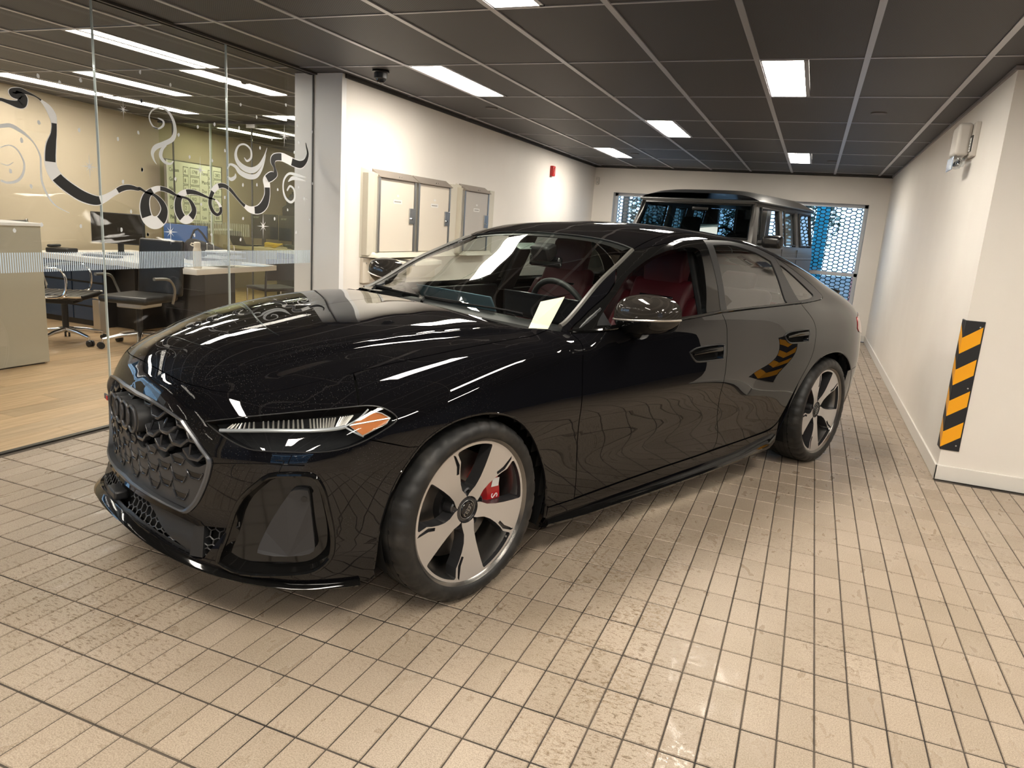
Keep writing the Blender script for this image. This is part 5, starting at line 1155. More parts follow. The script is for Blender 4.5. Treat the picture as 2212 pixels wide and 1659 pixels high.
# build the panel as its own param polygon (half), y>0 side, mirrored
halfp=[(y,ztop(y)) for y in np.linspace(0,.52,30) if inside_gr(y,ztop(y),.014)]
lowh=[(a,b) for a,b in inset(GR,0)]
lowh=[(a*.972,b+.010 if b<.37 else b) for a,b in GR if b<halfp[-1][1]-.004]
pn=[NYZ(max(a,0),b) for a,b in halfp+lowh]
skin('lower_grille_panel',pn,mapN,MATG,gap=0,flange=.03,off=-.018,both=True,h=.03)
GCH=mat('grille_gloss_grey',(.05,.052,.058),.16,.5,coat=.6)
chev=[]
for k in range(-8,7):
    y=.06+.078*k
    for n_ in range(-2,4):
        z=.465+.0625*n_+(.027 if k%2 else 0)
        if z>ztop(y)-.020 or not inside_gr(y,z-.012,.018) or not inside_gr(y+.03*(1 if y>0 else -1),z,.012): continue
        rc=[(-.032,.014),(-.018,-.005),(.018,-.005),(.032,.014),(.018,.011),(-.018,.011)]
        A=[G3(y+a,z+b,-.0165) for a,b in rc]
        MB().prism(A,(-.004,0,0)).build('chevron_shade',mat('dent_shade_black',(.004,.004,.004),.25),car)  # flat black plate, the dent's shade put into its colour
        lp_=[G3(y-.036,z+.016,-.0155),G3(y-.020,z-.009,-.0145),G3(y+.020,z-.009,-.0145),G3(y+.036,z+.016,-.0155)]
        MB().tube(lp_,.0028,6).build('chevron_lip',GCH,car,smooth=True)
        for s_ in (-1,1):
            if inside_gr(y+s_*.043,z+.030,.012) and z+.03<ztop(y): MB().tube([G3(y+s_*.036,z+.016,-.0165),G3(y+s_*.043,z+.034,-.0175)],.0016,5).build('cell_ridge',GCH,car)
# upper open honeycomb: U-shaped cups with side bars
for k in range(-8,7):
    y=.06+.078*k
    for n_ in range(0,6):
        z=.465+.0625*n_+(.027 if k%2 else 0)
        if z<ztop(y)-.01 or not inside_gr(y,z,.012): continue
        if abs(y)<.20 and .585<z<.66 and abs(y-.035)<.175: continue
        w=.034; pts=[(y-w-.012,z+.016),(y-w*.62,z-.008),(y+w*.62,z-.008),(y+w+.012,z+.016)]
        pts=[q for q in pts if inside_gr(q[0],q[1],.004)]
        if len(pts)<2: continue
        A=[G3(a,b,-.012) for a,b in pts]; B=[q+np.array([-.05,0,.004]) for q in A]
        m_=len(A); t_=.006
        C=[q+np.array([0,0,t_*2]) for q in A]; D=[q+np.array([0,0,t_*2]) for q in B]
        vs=A+B+C+D; fs=[]
        for i in range(m_-1):
            fs+=[(i,i+1,m_+i+1,m_+i),(2*m_+i,3*m_+i,3*m_+i+1,2*m_+i+1),(i,2*m_+i,2*m_+i+1,i+1),(m_+i,m_+i+1,3*m_+i+1,3*m_+i)]
        fs+=[(0,m_,3*m_,2*m_),(m_-1,3*m_-1,4*m_-1,2*m_-1)]
        MB().add(vs,fs).build('honeycomb_cup',GCH,car,bevel=.0015)
        if inside_gr(y-w*.75,z+.045,.004) and not(abs(y-.035)<.16 and z>.56):
            a,b=G3(y-w*.72,z-.004,-.018),G3(y-w*.72,z+.046,-.024)
            MB().tube([a,b],.004,6).build('honeycomb_bar',GCH,car)
# four ring emblem on a block
yc=[-.105,-.037,.031,.099]; yc=[v+.003 for v in yc]
blk=MB()
for y in yc:
    c0=G3(y,.617,.004); blk.tube([c0+np.array([-.07,0,0]),c0+np.array([-.004,0,0])],[.052,.050],28)
blk.build('emblem_block',mat('emblem_grey',(.035,.036,.038),.4),car,smooth=True)
for y in yc:
    c0=G3(y,.617,.008); rr=.046
    MB().tube([c0+np.array([.0,rr*math.cos(a),rr*math.sin(a)]) for a in np.linspace(0,2*math.pi,32,endpoint=False)],.0052,8,closed=True).build('emblem_ring',mat('emblem_ring_grey',(.07,.07,.075),.3,.3),car,smooth=True)
b_=G3(-.33,.60,.0); MB().box(b_,(.006,.05,.022)).build('model_badge',GREYP,car,bevel=.002); MB().box(b_+np.array([.004,.016,0]),(.003,.013,.018)).build('red_badge_mark',mat('badge_red',(.6,.01,.02),.3),car)
# ---- side air curtains (fog pockets) ----
WP=TR['fogwedge']; wN=N3(WP+[WP[0]],2)[:-1]
for sd in (1,-1):
    p=np.array([at(mapN,a,b,-.002) for a,b in fogN]); q=np.array([at(mapN,a,b,-.03) for a,b in fogN]); c0=q.mean(0); q=c0+(q-c0)*.88
    k=len(p); F_=np.array([1,sd,1])
    MB().add(list(p*F_)+list(q*F_),[(i,(i+1)%k,(i+1)%k+k,i+k) for i in range(k)]+[tuple(range(k,2*k))]).build('air_curtain_pocket',PIANO,car,smooth=True)
    MB().tube(list(np.array([at(mapN,a,b,.003) for a,b in fogN])*F_),.009,8,closed=True).build('air_curtain_trim',PIANO,car,smooth=True)
    w0=np.array([at(mapN,a,b,-.012) for a,b in wN]); w1=np.array([at(mapN,a,b,-.05) for a,b in wN]); k=len(w0)
    ins=w0.mean(0)+(w0-w0.mean(0))*.9-np.array([.02,0,0])
    MB().add(list(w0*F_)+list(w1*F_),[(i,(i+1)%k,(i+1)%k+k,i+k) for i in range(k)]+[tuple(range(k))]).build('air_curtain_insert',mat('insert_grey',(.028,.028,.03),.55),car)
    tp=max(WP,key=lambda v:v[2]); s_=np.array(tp)+np.array([.004,.0,-.022]); n_=nrm(*[np.array([v]) for v in s_])[0]
    MB().cyl(s_*F_,(s_+n_*.003)*F_,.010,n=18).build('parking_sensor',BLACKP,car)
# tow hook hatch line
hk=crom([tuple(q) for q in TR['hook']]+[tuple(TR['hook'][0])],3)
tubeon('hatch_seam',[q for q in hk],.0014,BLACKM,0,mirror=False)
tubeon('bumper_crease',[at(mapN,a,b,0) for a,b in smoothcurve([(.60,.560),(.70,.575),(.82,.588),(.93,.592)],5)],.0022,PIANO,.0)
# ---- headlights ----
LENS=glass('headlight_lens',(.93,.95,.96),1.5,0,1.0); CHS=mat('lamp_chrome',(.60,.57,.53),.3,.8); AMB=mat('amber_reflector',(.55,.15,.012),.3,coat=1); DRL=mat('light_guide',(.50,.52,.54),.25,.3)
hl3=np.array([mapN(np.array([a]),np.array([b]))[0] for a,b in hlN])
skin('headlight_lens',hlN,mapN,LENS,gap=.001,flange=.003,off=-.001,mirror=True,h=.03)
for sd in (1,-1):
    F_=np.array([1,sd,1]); nn_=nrm(*hl3.T)
    p=hl3-nn_*.003; q=hl3-nn_*.055; k=len(p); c0=q.mean(0)
    MB().add(list(p*F_)+list(q*F_),[(i,(i+1)%k,(i+1)%k+k,i+k) for i in range(k)]+[tuple(range(k,2*k))]).build('headlight_housing',mat('lamp_black',(.008,.008,.009),.6,spec=.2),car,smooth=True)
    MB().tube(list((hl3-nn_*.001)*F_),.0022,6,closed=True).build('headlight_seal',SATB,car,smooth=True)
    def on(pts,off): 
        a=np.array(pts,float); a_=N3(list(a),3); r_=np.array([at(mapN,u,v,off) for u,v in a_]); return r_*F_
    d=TR_DRL=[(.752,.525,.668),(.67,.66,.688),(.56,.77,.700),(.50,.82,.710),(.475,.84,.718)]
    MB().tube(list(on(d,-.014)),.0065,8).build('daytime_light_bar',DRL,car,smooth=True)
    MB().tube(list(on([(.475,.84,.718),(.43,.845,.742),(.40,.855,.770)],-.010)),.0032,8).build('daytime_light_bar',DRL,car,smooth=True)
    MB().tube(list(on([(.475,.84,.715),(.455,.86,.70),(.43,.88,.685)],-.010)),.0032,8).build('daytime_light_bar',DRL,car,smooth=True)
    # stepped slats above the bar
    hb=crom(d,10); top=[(.70,.59,.715),(.59,.70,.742),(.50,.78,.757),(.43,.83,.770)]; ht=crom([(.752,.55,.690)]+top,10)
    for i in range(2,34):
        t=i/36; a=np.array(hb[int(t*(len(hb)-1))]); t2=min(1,t+.10); b=np.array(ht[int(t2*(len(ht)-1))]); b=a+(b-a)*.72
        A=at(mapN,*invN(a),-.014)*F_;B=at(mapN,*invN(b),-.020)*F_
        MB().tube([A,(A+B)/2,B],[.0040,.0036,.0026],6).build('lamp_slat',CHS,car)
    Am=[tuple(invN(np.array(v))) for v in TR['amber']]
    k=len(Am); a0=np.array([at(mapN,u,v,-.008) for u,v in Am])*F_; a1=np.array([at(mapN,u,v,-.03) for u,v in Am])*F_
    MB().add(list(a0)+list(a1),[tuple(range(k))]+[(i,(i+1)%k,(i+1)%k+k,i+k) for i in range(k)]).build('amber_reflector',AMB,car)
    MB().tube(list((np.array([at(mapN,u,v,-.006) for u,v in Am]))*F_),.0022,6,closed=True).build('amber_edge',CHS,car)
    MB().tube([a0[0]+0,a0[3]+0],.003,6).build('amber_divider',CHS,car)
# added dark inner shell that blocks light behind the shut lines
def liner():
    xs=np.linspace(-3.92,.80,110); ps=np.linspace(R(-16),HALF,50); X_,P_=np.meshgrid(xs,ps,indexing='ij')
    q=mapU(X_.ravel(),P_.ravel()); n_=nrm(*q.T); q2=q-n_*.028
    arA=AF+[AF[0]]; arB=AR+[AR[0]]
    vs=[];fs=[]
    for sd in (1,-1):
        k=len(vs); vs+=[(a,b*sd,c) for a,b,c in q2]
        for i in range(109):
            for jx in range(49):
                ids=(i*50+jx,(i+1)*50+jx,(i+1)*50+jx+1,i*50+jx+1); c=q[list(ids)].mean(0)
                if c[2]>BELTZ(c[0])-.03 and c[0]<-.40 and c[0]>-3.5: continue
                if pip(np.array([c[0]]),np.array([c[2]]),AF)[0] or pip(np.array([c[0]]),np.array([c[2]]),AR)[0]: continue
                if c[0]>.36 : continue
                fs.append(tuple(v+k for v in (ids if sd==1 else ids[::-1])))
    MB().add(vs,fs).build('shut_line_blocker',BLACKM,car)
BELTZ=lambda x: float(belt(np.array([x]))[0])
liner()
# underbody, wheel wells, firewall
MB().b2((-3.75,-.70,.19),(.45,.70,.23)).build('underbody',BLACKM,car)
MB().b2((-3.75,-.42,.22),(.62,.42,.60)).build('underbody',BLACKM,car)
for cx in (-.04,-2.96):
    for sd in (1,-1):
        pf=[(.40*math.cos(a),.40*math.sin(a)) for a in np.linspace(R(-25),R(205),28)]
        vs=[(cx+x,sd*.60,.345+z) for x,z in pf]+[(cx+x*1.0,sd*.89,.345+z*.985) for x,z in pf]; k=28
        MB().add(vs,[(i,i+1,i+1+k,i+k) for i in range(k-1)]+[tuple(range(k))]).build('wheel_arch_liner',BLACKM,car,smooth=True)
# arch lips
tubeon('arch_lip',pXZ(AF[1:-1],3),.006,PAINT,-.004); tubeon('arch_lip',pXZ(AR[1:-2],3),.006,PAINT,-.004)
MB().b2((-.9,-.9,.55),(-.45,.86,.86)).build('firewall',BLACKM,car)
# wipers
for y0,y1 in ((.02,.58),(-.50,-.05)):
    a=mapU(np.array([-.47]),np.array([HALF-.02]))[0]
    pts=[]
    for t in np.linspace(0,1,8):
        y=y0+(y1-y0)*t; x=-.445-.15*(abs(y)/.75)**2-.012*t
        z=_root(lambda z:FF(np.array([x]),np.array([abs(y)]),z),[.3],[1.7])[0]; pts.append((x,y,z+.006))
    MB().tube([(a,b,z_-.004) for a,b,z_ in pts],.0045,6).build('wiper',BLACKM,car,smooth=True)
    MB().tube([(pts[0][0]+.035,pts[0][1]+.02,pts[0][2]-.02),pts[0],pts[3]],[.008,.007,.005],8).build('wiper_arm',BLACKM,car,smooth=True)
# windscreen edge trims
for sd in (1,-1):
    pts=[]
    for x,y in smoothcurve([(-.60,.755),(-.68,.738),(-.80,.712),(-.98,.671),(-1.10,.645),(-1.245,.604)],4):
        z=_root(lambda z:FF(np.array([x]),np.array([y]),z),[.3],[1.7])[0]; pts.append((x,y*sd,z+.002))
    MB().tube(pts,.011,6)  .build('pillar_trim',mat('pillar_trim_grey',(.10,.095,.085),.35),car,smooth=True)
pts=[]
for y in np.linspace(-.59,.59,21):
    x=-1.328+.055*(abs(y)/.56)**3; z=_root(lambda z:FF(np.array([x]),np.array([abs(y)]),z),[.3],[1.7])[0]; pts.append((x,y,z))
MB().tube(pts,.0035,6).build('roof_seal',SATB,car,smooth=True)
# ---- mirrors ----
CARB=mat('carbon_fibre',(.03,.027,.024),.3,coat=.7,spec=0)
def _carb():
    m=CARB; s=N(m,'ShaderNodeSeparateXYZ'); LK(m,objc(m),s.inputs[0]); a=N(m,'ShaderNodeMath',operation='ADD'); LK(m,s.outputs[0],a.inputs[0]); LK(m,s.outputs[2],a.inputs[1])
    b=N(m,'ShaderNodeMath',operation='MULTIPLY'); b.inputs[1].default_value=420; LK(m,a.outputs[0],b.inputs[0]); c=N(m,'ShaderNodeMath',operation='SINE'); LK(m,b.outputs[0],c.inputs[0])
    r=ramp(m,c.outputs[0],[(.3,(.026,.023,.020)),(.7,(.036,.032,.028))]); LK(m,r.outputs[0],P(m).inputs['Base Color'])
_carb()
def mirror(sd):
    t=bpy.data.objects.new('door_mirror',None); t.location=(-.900,(.985 if sd>0 else .94)*sd,1.045); t.scale=(1.2,1.2,1.12); link(t,car); t.empty_display_size=.05
    # shell: superellipsoid stretched sideways, flat rear
    def shell(zs,ze,sc,front=True):
        vs=[];fs=[];nu,nv=28,14
        for i in range(nv+1):
            v=R(zs+(ze-zs)*i/nv)
            for k in range(nu+1):
                u=R(-90+180*k/nu); cx=max(0,math.cos(u))**.85; sy=math.copysign(abs(math.sin(u))**.85,math.sin(u)); cz=math.copysign(abs(math.sin(v))**.8,math.sin(v)); cr=max(0,math.cos(v))**.7
                x=.085*cx*cr*sc; y=(.135*sy*cr)*sc; z=.078*cz*sc*(1-.18*(y/.135 if y>0 else 0))
                x-=.045*abs(y/.135)**2*0; vs.append((x,y*sd,z+.010*y/.1))
        for i in range(nv):
            for k in range(nu): a=i*(nu+1)+k; fs.append((a,a+1,a+nu+2,a+nu+1))
        return vs,fs
    MB().add(*shell(-8,90,1.0)).build('mirror_cap',CARB,t,smooth=True)
    MB().add(*shell(-90,-12,.985)).build('mirror_lower_shell',PIANO,t,smooth=True)
    vs,_=shell(-9,-9.1,1.004); MB().tube(vs[:29],.004,6).build('mirror_indicator',CHS,t,smooth=True)
    rim=[(-.002,.128*sd*math.copysign(abs(math.cos(a))**.75,math.cos(a)),.070*math.copysign(abs(math.sin(a))**.8,math.sin(a))) for a in np.linspace(0,2*math.pi,32,endpoint=False)]
    MB().add(rim+[(-.012,y*.98,z*.98) for x,y,z in rim],[tuple(range(32)),tuple(range(32,64))]+[(i,(i+1)%32,(i+1)%32+32,i+32) for i in range(32)]).build('mirror_back',BLACKP,t)
    MB().add([(-.013,y*.86,z*.84) for x,y,z in rim],[tuple(range(32))]).build('mirror_glass',mat('mirror_silver',(.8,.8,.8),.02,1),t)
    MB().prism([(-.02,-.06*sd,-.05),(.03,-.04*sd,-.055),(.01,-.155*sd,-.115),(-.06,-.165*sd,-.11),(-.07,-.12*sd,-.075)],(0,0,-.012)).build('mirror_foot',PIANO,t,bevel=.006)
    MB().tube([(.0,-.03*sd,-.055),(-.02,-.09*sd,-.075),(-.04,-.14*sd,-.105)],[.045,.032,.026],12).build('mirror_arm',PIANO,t,smooth=True)
mirror(1); mirror(-1)
for sd in (1,-1):
    a=solveXZ(-.66,.975);b=solveXZ(-.80,1.055);c_=solveXZ(-.80,.985)
    MB().prism([(q[0],q[1]*sd+.003*sd,q[2]) for q in (a,b,c_)],(0,-.015*sd,0)).build('mirror_sail',SATB,car)
# ---- wheels ----
TYRE=mat('tyre_rubber',(.018,.0175,.017),.5,spec=.5); n_,_=noisy(TYRE,(.011,.011,.011),(.045,.042,.038),16.,objc(TYRE),6,.5,.8)
ALU=mat('machined_alloy',(.60,.58,.565),.32,.65); DKA=mat('anthracite_alloy',(.085,.085,.09),.28,.7); DISC=mat('brake_steel',(.34,.31,.28),.3,.9)
CAL=mat('caliper_red',(.42,.008,.012),.3,coat=.5)
RT,RR,TW=.345,.282,.125
def wheel(x,sd,steer,a0):
    t=bpy.data.objects.new('wheel',None); t.location=(x,.835*sd,RT); t.rotation_euler=(0,0,R(steer)+(0 if sd>0 else math.pi)); link(t,car); t.empty_display_size=.1
    # local: y outward; screen right = -x for the left side
    prof=[(RR-.006,-.105),(RR,-.115),(RR+.018,-.123),(RT-.022,-.120),(RT-.006,-.103),(RT-.001,-.08),(RT,-.03),(RT,.03),(RT-.001,.08),(RT-.006,.103),(RT-.022,.120),(RR+.018,.125),(RR+.003,.119),(RR-.006,.108)]
    mb=MB(); n=180; vs=[];L=len(prof)
    for i in range(n):
        a=2*math.pi*i/n
        for k,(r,h) in enumerate(prof):
            if i%5==0 and k in (3,4,9,10): r-=.0055
            if k in (5,8) and i%5==0: r-=.006
            vs.append((r*math.cos(a),h,r*math.sin(a)))
    fs=[(i*L+k,((i+1)%n)*L+k,((i+1)%n)*L+k+1,i*L+k+1) for i in range(n) for k in range(L-1)]
    ty=mb.add(vs,fs).build('tyre',TYRE,t,smooth=True)
    for h in (-.05,-.017,.017,.05): MB().lathe([(RT-.002,h-.005),(RT+.0006,h),(RT-.002,h+.005)],90,ax='y').build('tread_groove',BLACKM,ty)
    MB().lathe([(RR-.002,.114),(RR-.010,.108),(RR-.022,.095),(RR-.030,.05),(RR-.045,-.02),(RR-.045,-.10),(RR-.004,-.112)],72,ax='y').build('rim_barrel',mat('barrel_alloy',(.22,.21,.20),.25,.9),t,smooth=True)
    # face: one spoke sector, cut in polar plane
    def face_h(r): return .104-.030*(1-min(1,r/RR))**1.2-.006*math.exp(-((r-.05)/.05)**2)
    S=[]
    A72=R(72)
    def pol(r,a): return (r*math.cos(a),r*math.sin(a))
    # spoke outline (u radial, v tangential; v>0 is clockwise seen from outside)
    left=[(.058,-.030),(.09,-.024),(.13,-.027),(.17,-.034),(.21,-.043),(.245,-.052)]
    right=[(.058,.030),(.09,.026),(.12,.033),(.15,.047),(.18,.066),(.20,.082),(.235,.088)]
    def uv(u,v): return pol(math.hypot(u,v),math.atan2(v,u))
    la=math.atan2(-.052,.245); ra=math.atan2(.088,.235)
    ri=.258
    outl=[uv(*q) for q in left]+[pol(ri-.004,la-.005)]
    # ring arc back to sector start
    arc0=[pol(ri,a) for a in np.linspace(la-.03,(ra-A72)+.03+0,10)]
    s0=(ra+la-A72)/2; s1=s0+A72
    ringo=[pol(RR,a) for a in np.linspace(s0,s1,22)]
    poly=outl+[pol(ri,a) for a in np.linspace(la-.02,s0,6)]+ringo+[pol(ri,a) for a in np.linspace(s1,ra+.02,6)]+[uv(*q) for q in right[::-1]]
    hub=[pol(.060,a) for a in np.linspace(R(36),R(-36),9)]
    poly=poly+[(.052*math.cos(a),.052*math.sin(a)) for a in np.linspace(R(34),R(-34),7)]
    pocket=[uv(.165,.050),uv(.195,.072),uv(.240,.078),uv(.252,.072),uv(.200,.058),uv(.172,.040)]
    P2=[Vector(q) for q in resample(poly,.012)]; n1=len(P2); PK=[Vector(q) for q in resample(pocket,.012)]
    lo=np.array([tuple(q) for q in P2]); gx=[Vector((x,y)) for x in np.arange(.05,RR,.015) for y in np.arange(-.2,.25,.015)]
    gx=[g for g in gx if pip(np.array([g.x]),np.array([g.y]),lo)[0] and not pip(np.array([g.x]),np.array([g.y]),pocket)[0] and min((g-q).length for q in P2+PK)>.006]
    v2,_,f2,_,_,_=delaunay_2d_cdt(P2+PK+gx,[(i,(i+1)%n1) for i in range(n1)]+[(n1+i,n1+(i+1)%len(PK)) for i in range(len(PK))],[],0,1e-7)
    Q=np.array([tuple(v) for v in v2]); T=[f for f in f2 if len(f)==3]; T=[f for f in T if pip(*[np.array([c]) for c in Q[list(f)].mean(0)],lo)[0] and not pip(*[np.array([c]) for c in Q[list(f)].mean(0)],pocket)[0]]
    for kk in range(5):
        aa=a0-kk*A72
        # screen coords (a right, b up) -> local (-a, h, b); clockwise v: rotate by -v
        def loc(q,h):
            r=math.hypot(*q); an=aa-math.atan2(q[1],q[0]); return (-r*math.cos(an),h,r*math.sin(an))
        vs=[loc(q,face_h(math.hypot(*q))) for q in Q]; fs=[tuple(f) for f in T]
        sp=MB().add(vs,fs).build('spoke',ALU,t,smooth=True)
        cnt={}
        for f in T:
            for i in range(3): cnt[(f[i],f[(i+1)%3])]=1
        bd=[e for e in cnt if (e[1],e[0]) not in cnt and math.hypot(*Q[e[0]])<RR-.002]
        vs=[];fs=[]
        for a_,b_ in bd:
            k=len(vs); ca,cb=Q[a_],Q[b_]; inp=pip(*[np.array([c]) for c in (ca+cb)/2],inset(pocket,-.004))[0]
            dp=.012 if inp else .055; wa=.86 if not inp else 1
            vs+=[loc(ca,face_h(math.hypot(*ca))),loc(cb,face_h(math.hypot(*cb))),loc(cb,face_h(math.hypot(*cb))-dp),loc(ca,face_h(math.hypot(*ca))-dp)]; fs.append((k,k+1,k+2,k+3))
        MB().add(vs,fs).build('spoke_side',DKA,sp)
        pv=[loc(q,face_h(math.hypot(*q))-.011) for q in pocket]; MB().add(pv,[tuple(range(len(pv)))]).build('spoke_pocket',DKA,sp)
        # wheel bolt in its cone between spokes
        ab=aa-R(36)-.1; c,s_=math.cos(ab),math.sin(ab)
        MB().lathe([(.030,.0),(.022,.034),(.016,.038),(.013,.020),(0,.020)],20,c=(-.062*c,.035,.062*s_),ax='y').build('bolt_cone',DKA,t,smooth=True)
        MB().cyl((-.062*c,.04,.062*s_),(-.062*c,.062,.062*s_),.011,n=6).build('wheel_bolt',BLACKP,t)
    MB().lathe([(.078,.02),(.074,.055),(.055,.068),(.036,.072)],40,ax='y').build('hub',DKA,t,smooth=True)
    hc=MB().lathe([(0,.078),(.030,.077),(.033,.073),(.034,.066)],36,ax='y').build('hub_cap',BLACKG,t,smooth=True)
    MB().tube([(.0355*math.cos(a),.073,.0355*math.sin(a)) for a in np.linspace(0,6.2832,36,endpoint=False)],.0012,6,closed=True).build('hub_ring',STEEL,hc,smooth=True)
    an=R(52)
    for kk in range(4):
        o_=(kk-1.5)*.0115; cx,cz=-o_*math.cos(an),o_*math.sin(an)
        MB().tube([(cx+.0085*math.cos(a),.0785,cz+.0085*math.sin(a)) for a in np.linspace(0,6.2832,20,endpoint=False)],.0012,5,closed=True).build('cap_emblem_ring',CHROME,hc)
    MB().lathe([(.07,-.01),(.208,-.01),(.208,-.035),(.07,-.035)],56,ax='y',closed=True).build('brake_disc',DISC,t,smooth=True)
    MB().lathe([(.04,.03),(.09,.02),(.095,-.01)],32,ax='y').build('disc_bell',DKA,t,smooth=True)
    MB().tube([(-.262*math.cos(R(-38)),.085,.262*math.sin(R(-38))),(-.245*math.cos(R(-38)),.10,.245*math.sin(R(-38)))],[.006,.0045],8).build('valve',CHROME,t)
    # caliper (to the rear of front wheels, to the front of rear wheels)
    c0,c1=(R(-16),R(52)) if x>-1 else (R(165),R(215))
    ri_,ro_=.110,.212; k=14
    v=[]
    for a in np.linspace(c0,c1,k):
        for r,h in ((ri_,-.045),(ri_,.030),(ri_+.02,.046),(ro_-.015,.046),(ro_,.030),(ro_,-.045)): v.append((-r*math.cos(a),h,r*math.sin(a)))
    cal=MB().add(v,[(6*i+m,6*i+(m+1)%6,6*i+6+(m+1)%6,6*i+6+m) for i in range(k-1) for m in range(6)]+[tuple(range(6)),tuple(range(6*k-6,6*k))]).build('brake_caliper',CAL,t,smooth=True)
    if sd>0:
        a=R(14 if x>-1 else 190); WHM=mat('caliper_white',(.8,.8,.8),.4)
        if x>-1:
            r=.178; ctr_=(-r*math.cos(R(20)),.0475,r*math.sin(R(20)))
            MB().prism([(ctr_[0]-.022,ctr_[1],ctr_[2]+.018),(ctr_[0]+.014,ctr_[1],ctr_[2]+.020),(ctr_[0]+.022,ctr_[1],ctr_[2]-.014),(ctr_[0]-.018,ctr_[1],ctr_[2]-.016)],(0,.001,0)).build('caliper_mark',WHM,cal)
            textobj('caliper_lettering','S',.05,(-.150,.0475,.020),WHM,cal,rot=(R(90),R(90),R(180)))
    return t
try: textobj
except NameError:
    def textobj(*a,**k): return None
wheel(.0,1,3,R(131)); wheel(.0,-1,3,R(100)); wheel(-2.9624,1,0,R(127)); wheel(-2.9624,-1,0,R(60))
# ---- cabin ----
REDL=mat('red_leather',(.085,.006,.012),.45); RED2=mat('red_leather_dark',(.045,.004,.008),.5); DASH=mat('dash_black',(.012,.012,.013),.55); GRYS=mat('seat_grey',(.07,.07,.072),.7)
def shape(name,prof,y0,y1,mt,parent,bev=.03,seg=4):
    return MB().prism([(x,y0,z) for x,z in prof],(0,y1-y0,0)).build(name,mt,parent,bevel=bev,seg=seg)
def seat(cx,cy,label=None):
    t=bpy.data.objects.new('front_seat',None); t.location=(cx,cy,0); link(t,car)
    shape('seat_cushion',[(.02,.50),(.50,.54),(.52,.60),(.46,.64),(.05,.585)],-.23,.23,REDL,t,.035)
    for s in (-1,1):
        a=s*.19; shape('cushion_bolster',[(.0,.52),(.48,.55),(.50,.63),(.42,.675),(.05,.64)],min(a,a+s*.075),max(a,a+s*.075),REDL,t,.03)
        shape('backrest_bolster',[(.06,.60),(-.08,.60),(-.20,1.03),(-.13,1.06),(-.02,.90),(.09,.72)],min(a,a+s*.075),max(a,a+s*.075),REDL,t,.03)
    shape('backrest',[(.02,.58),(-.09,.58),(-.22,1.12),(-.15,1.15),(-.10,1.04),(.0,.70)],-.20,.20,REDL,t,.035)
    # quilted lines
    for k in range(5):
        z=.74+.055*k; x=.0-.105*(z-.70)/.35
        MB().tube([(x+.012,-.15,z+.03),(x+.016,0,z-.01),(x+.012,.15,z+.03)],.003,5).build('quilting_seam',RED2,t)
    sh=[(-.20,1.10),(-.235,1.24),(-.225,1.315),(-.19,1.325),(-.155,1.30),(-.135,1.20),(-.14,1.10)]
    o=shape('headrest',sh,-.135,.135,REDL,t,.05,5)
    MB().b2((-.125,-.115,.985),(-.098,.115,1.045)).build('seat_badge_recess',BLACKG,t,bevel=.004)
    MB().b2((-.098,-.08,1.012),(-.095,.08,1.018)).build('seat_badge',STEEL,t)
seat(-1.72,.37); seat(-1.72,-.37)
t=bpy.data.objects.new('rear_seat',None); link(t,car)
shape('rear_cushion',[(-2.45,.50),(-1.98,.54),(-1.97,.62),(-2.40,.60)],-.62,.62,REDL,t,.04)
shape('rear_backrest',[(-2.42,.55),(-2.50,.55),(-2.72,1.06),(-2.64,1.10),(-2.58,1.02)],-.64,.64,REDL,t,.04)
for y in (-.40,0,.40): shape('rear_headrest',[(-2.68,1.04),(-2.74,1.15),(-2.70,1.19),(-2.64,1.17),(-2.63,1.05)],y-.11,y+.11,REDL,t,.035)
d=shape('dashboard',[(-.56,.80),(-.57,.875),(-.74,.925),(-.88,.935),(-.90,.90),(-.80,.62),(-.56,.60)],-.68,.68,DASH,car,.02)
MB().prism([(-.905,-.62,.93),(-.86,-.62,1.01),(-.86,.02,1.01),(-.905,.02,.93)],(-.012,0,0)).build('passenger_display',mat('blue_grey_display',(.10,.17,.22),.3),car,bevel=.004)
MB().prism([(-.90,.10,.93),(-.88,.10,1.06),(-.88,.60,1.06),(-.90,.60,.93)],(-.012,0,0)).build('driver_display',mat('screen_off2',(.01,.01,.012),.15),car,bevel=.004)
MB().b2((-1.9,-.12,.35),(-.9,.12,.66)).build('centre_console',DASH,car,bevel=.02)
c0=np.array([-1.02,.37,.955]); ax=np.array([.93,0,-.36]); e1=np.array([0,1,0]); e2=np.cross(ax,e1)
MB().tube([c0+.185*(math.cos(a)*e1+math.sin(a)*e2) for a in np.linspace(0,6.2832,40,endpoint=False)],.015,10,closed=True).build('steering_wheel',DASH,car,smooth=True)
sw_=MB()
for a in (0,math.pi,-math.pi/2): sw_.tube([c0,c0+.18*(math.cos(a)*e1-math.sin(a)*e2*-1)],.014,6)
sw_.build('steering_spokes',DASH,car); MB().tube([c0-ax*.02,c0+ax*.05],[.055,.05],20).build('airbag_hub',DASH,car,smooth=True)
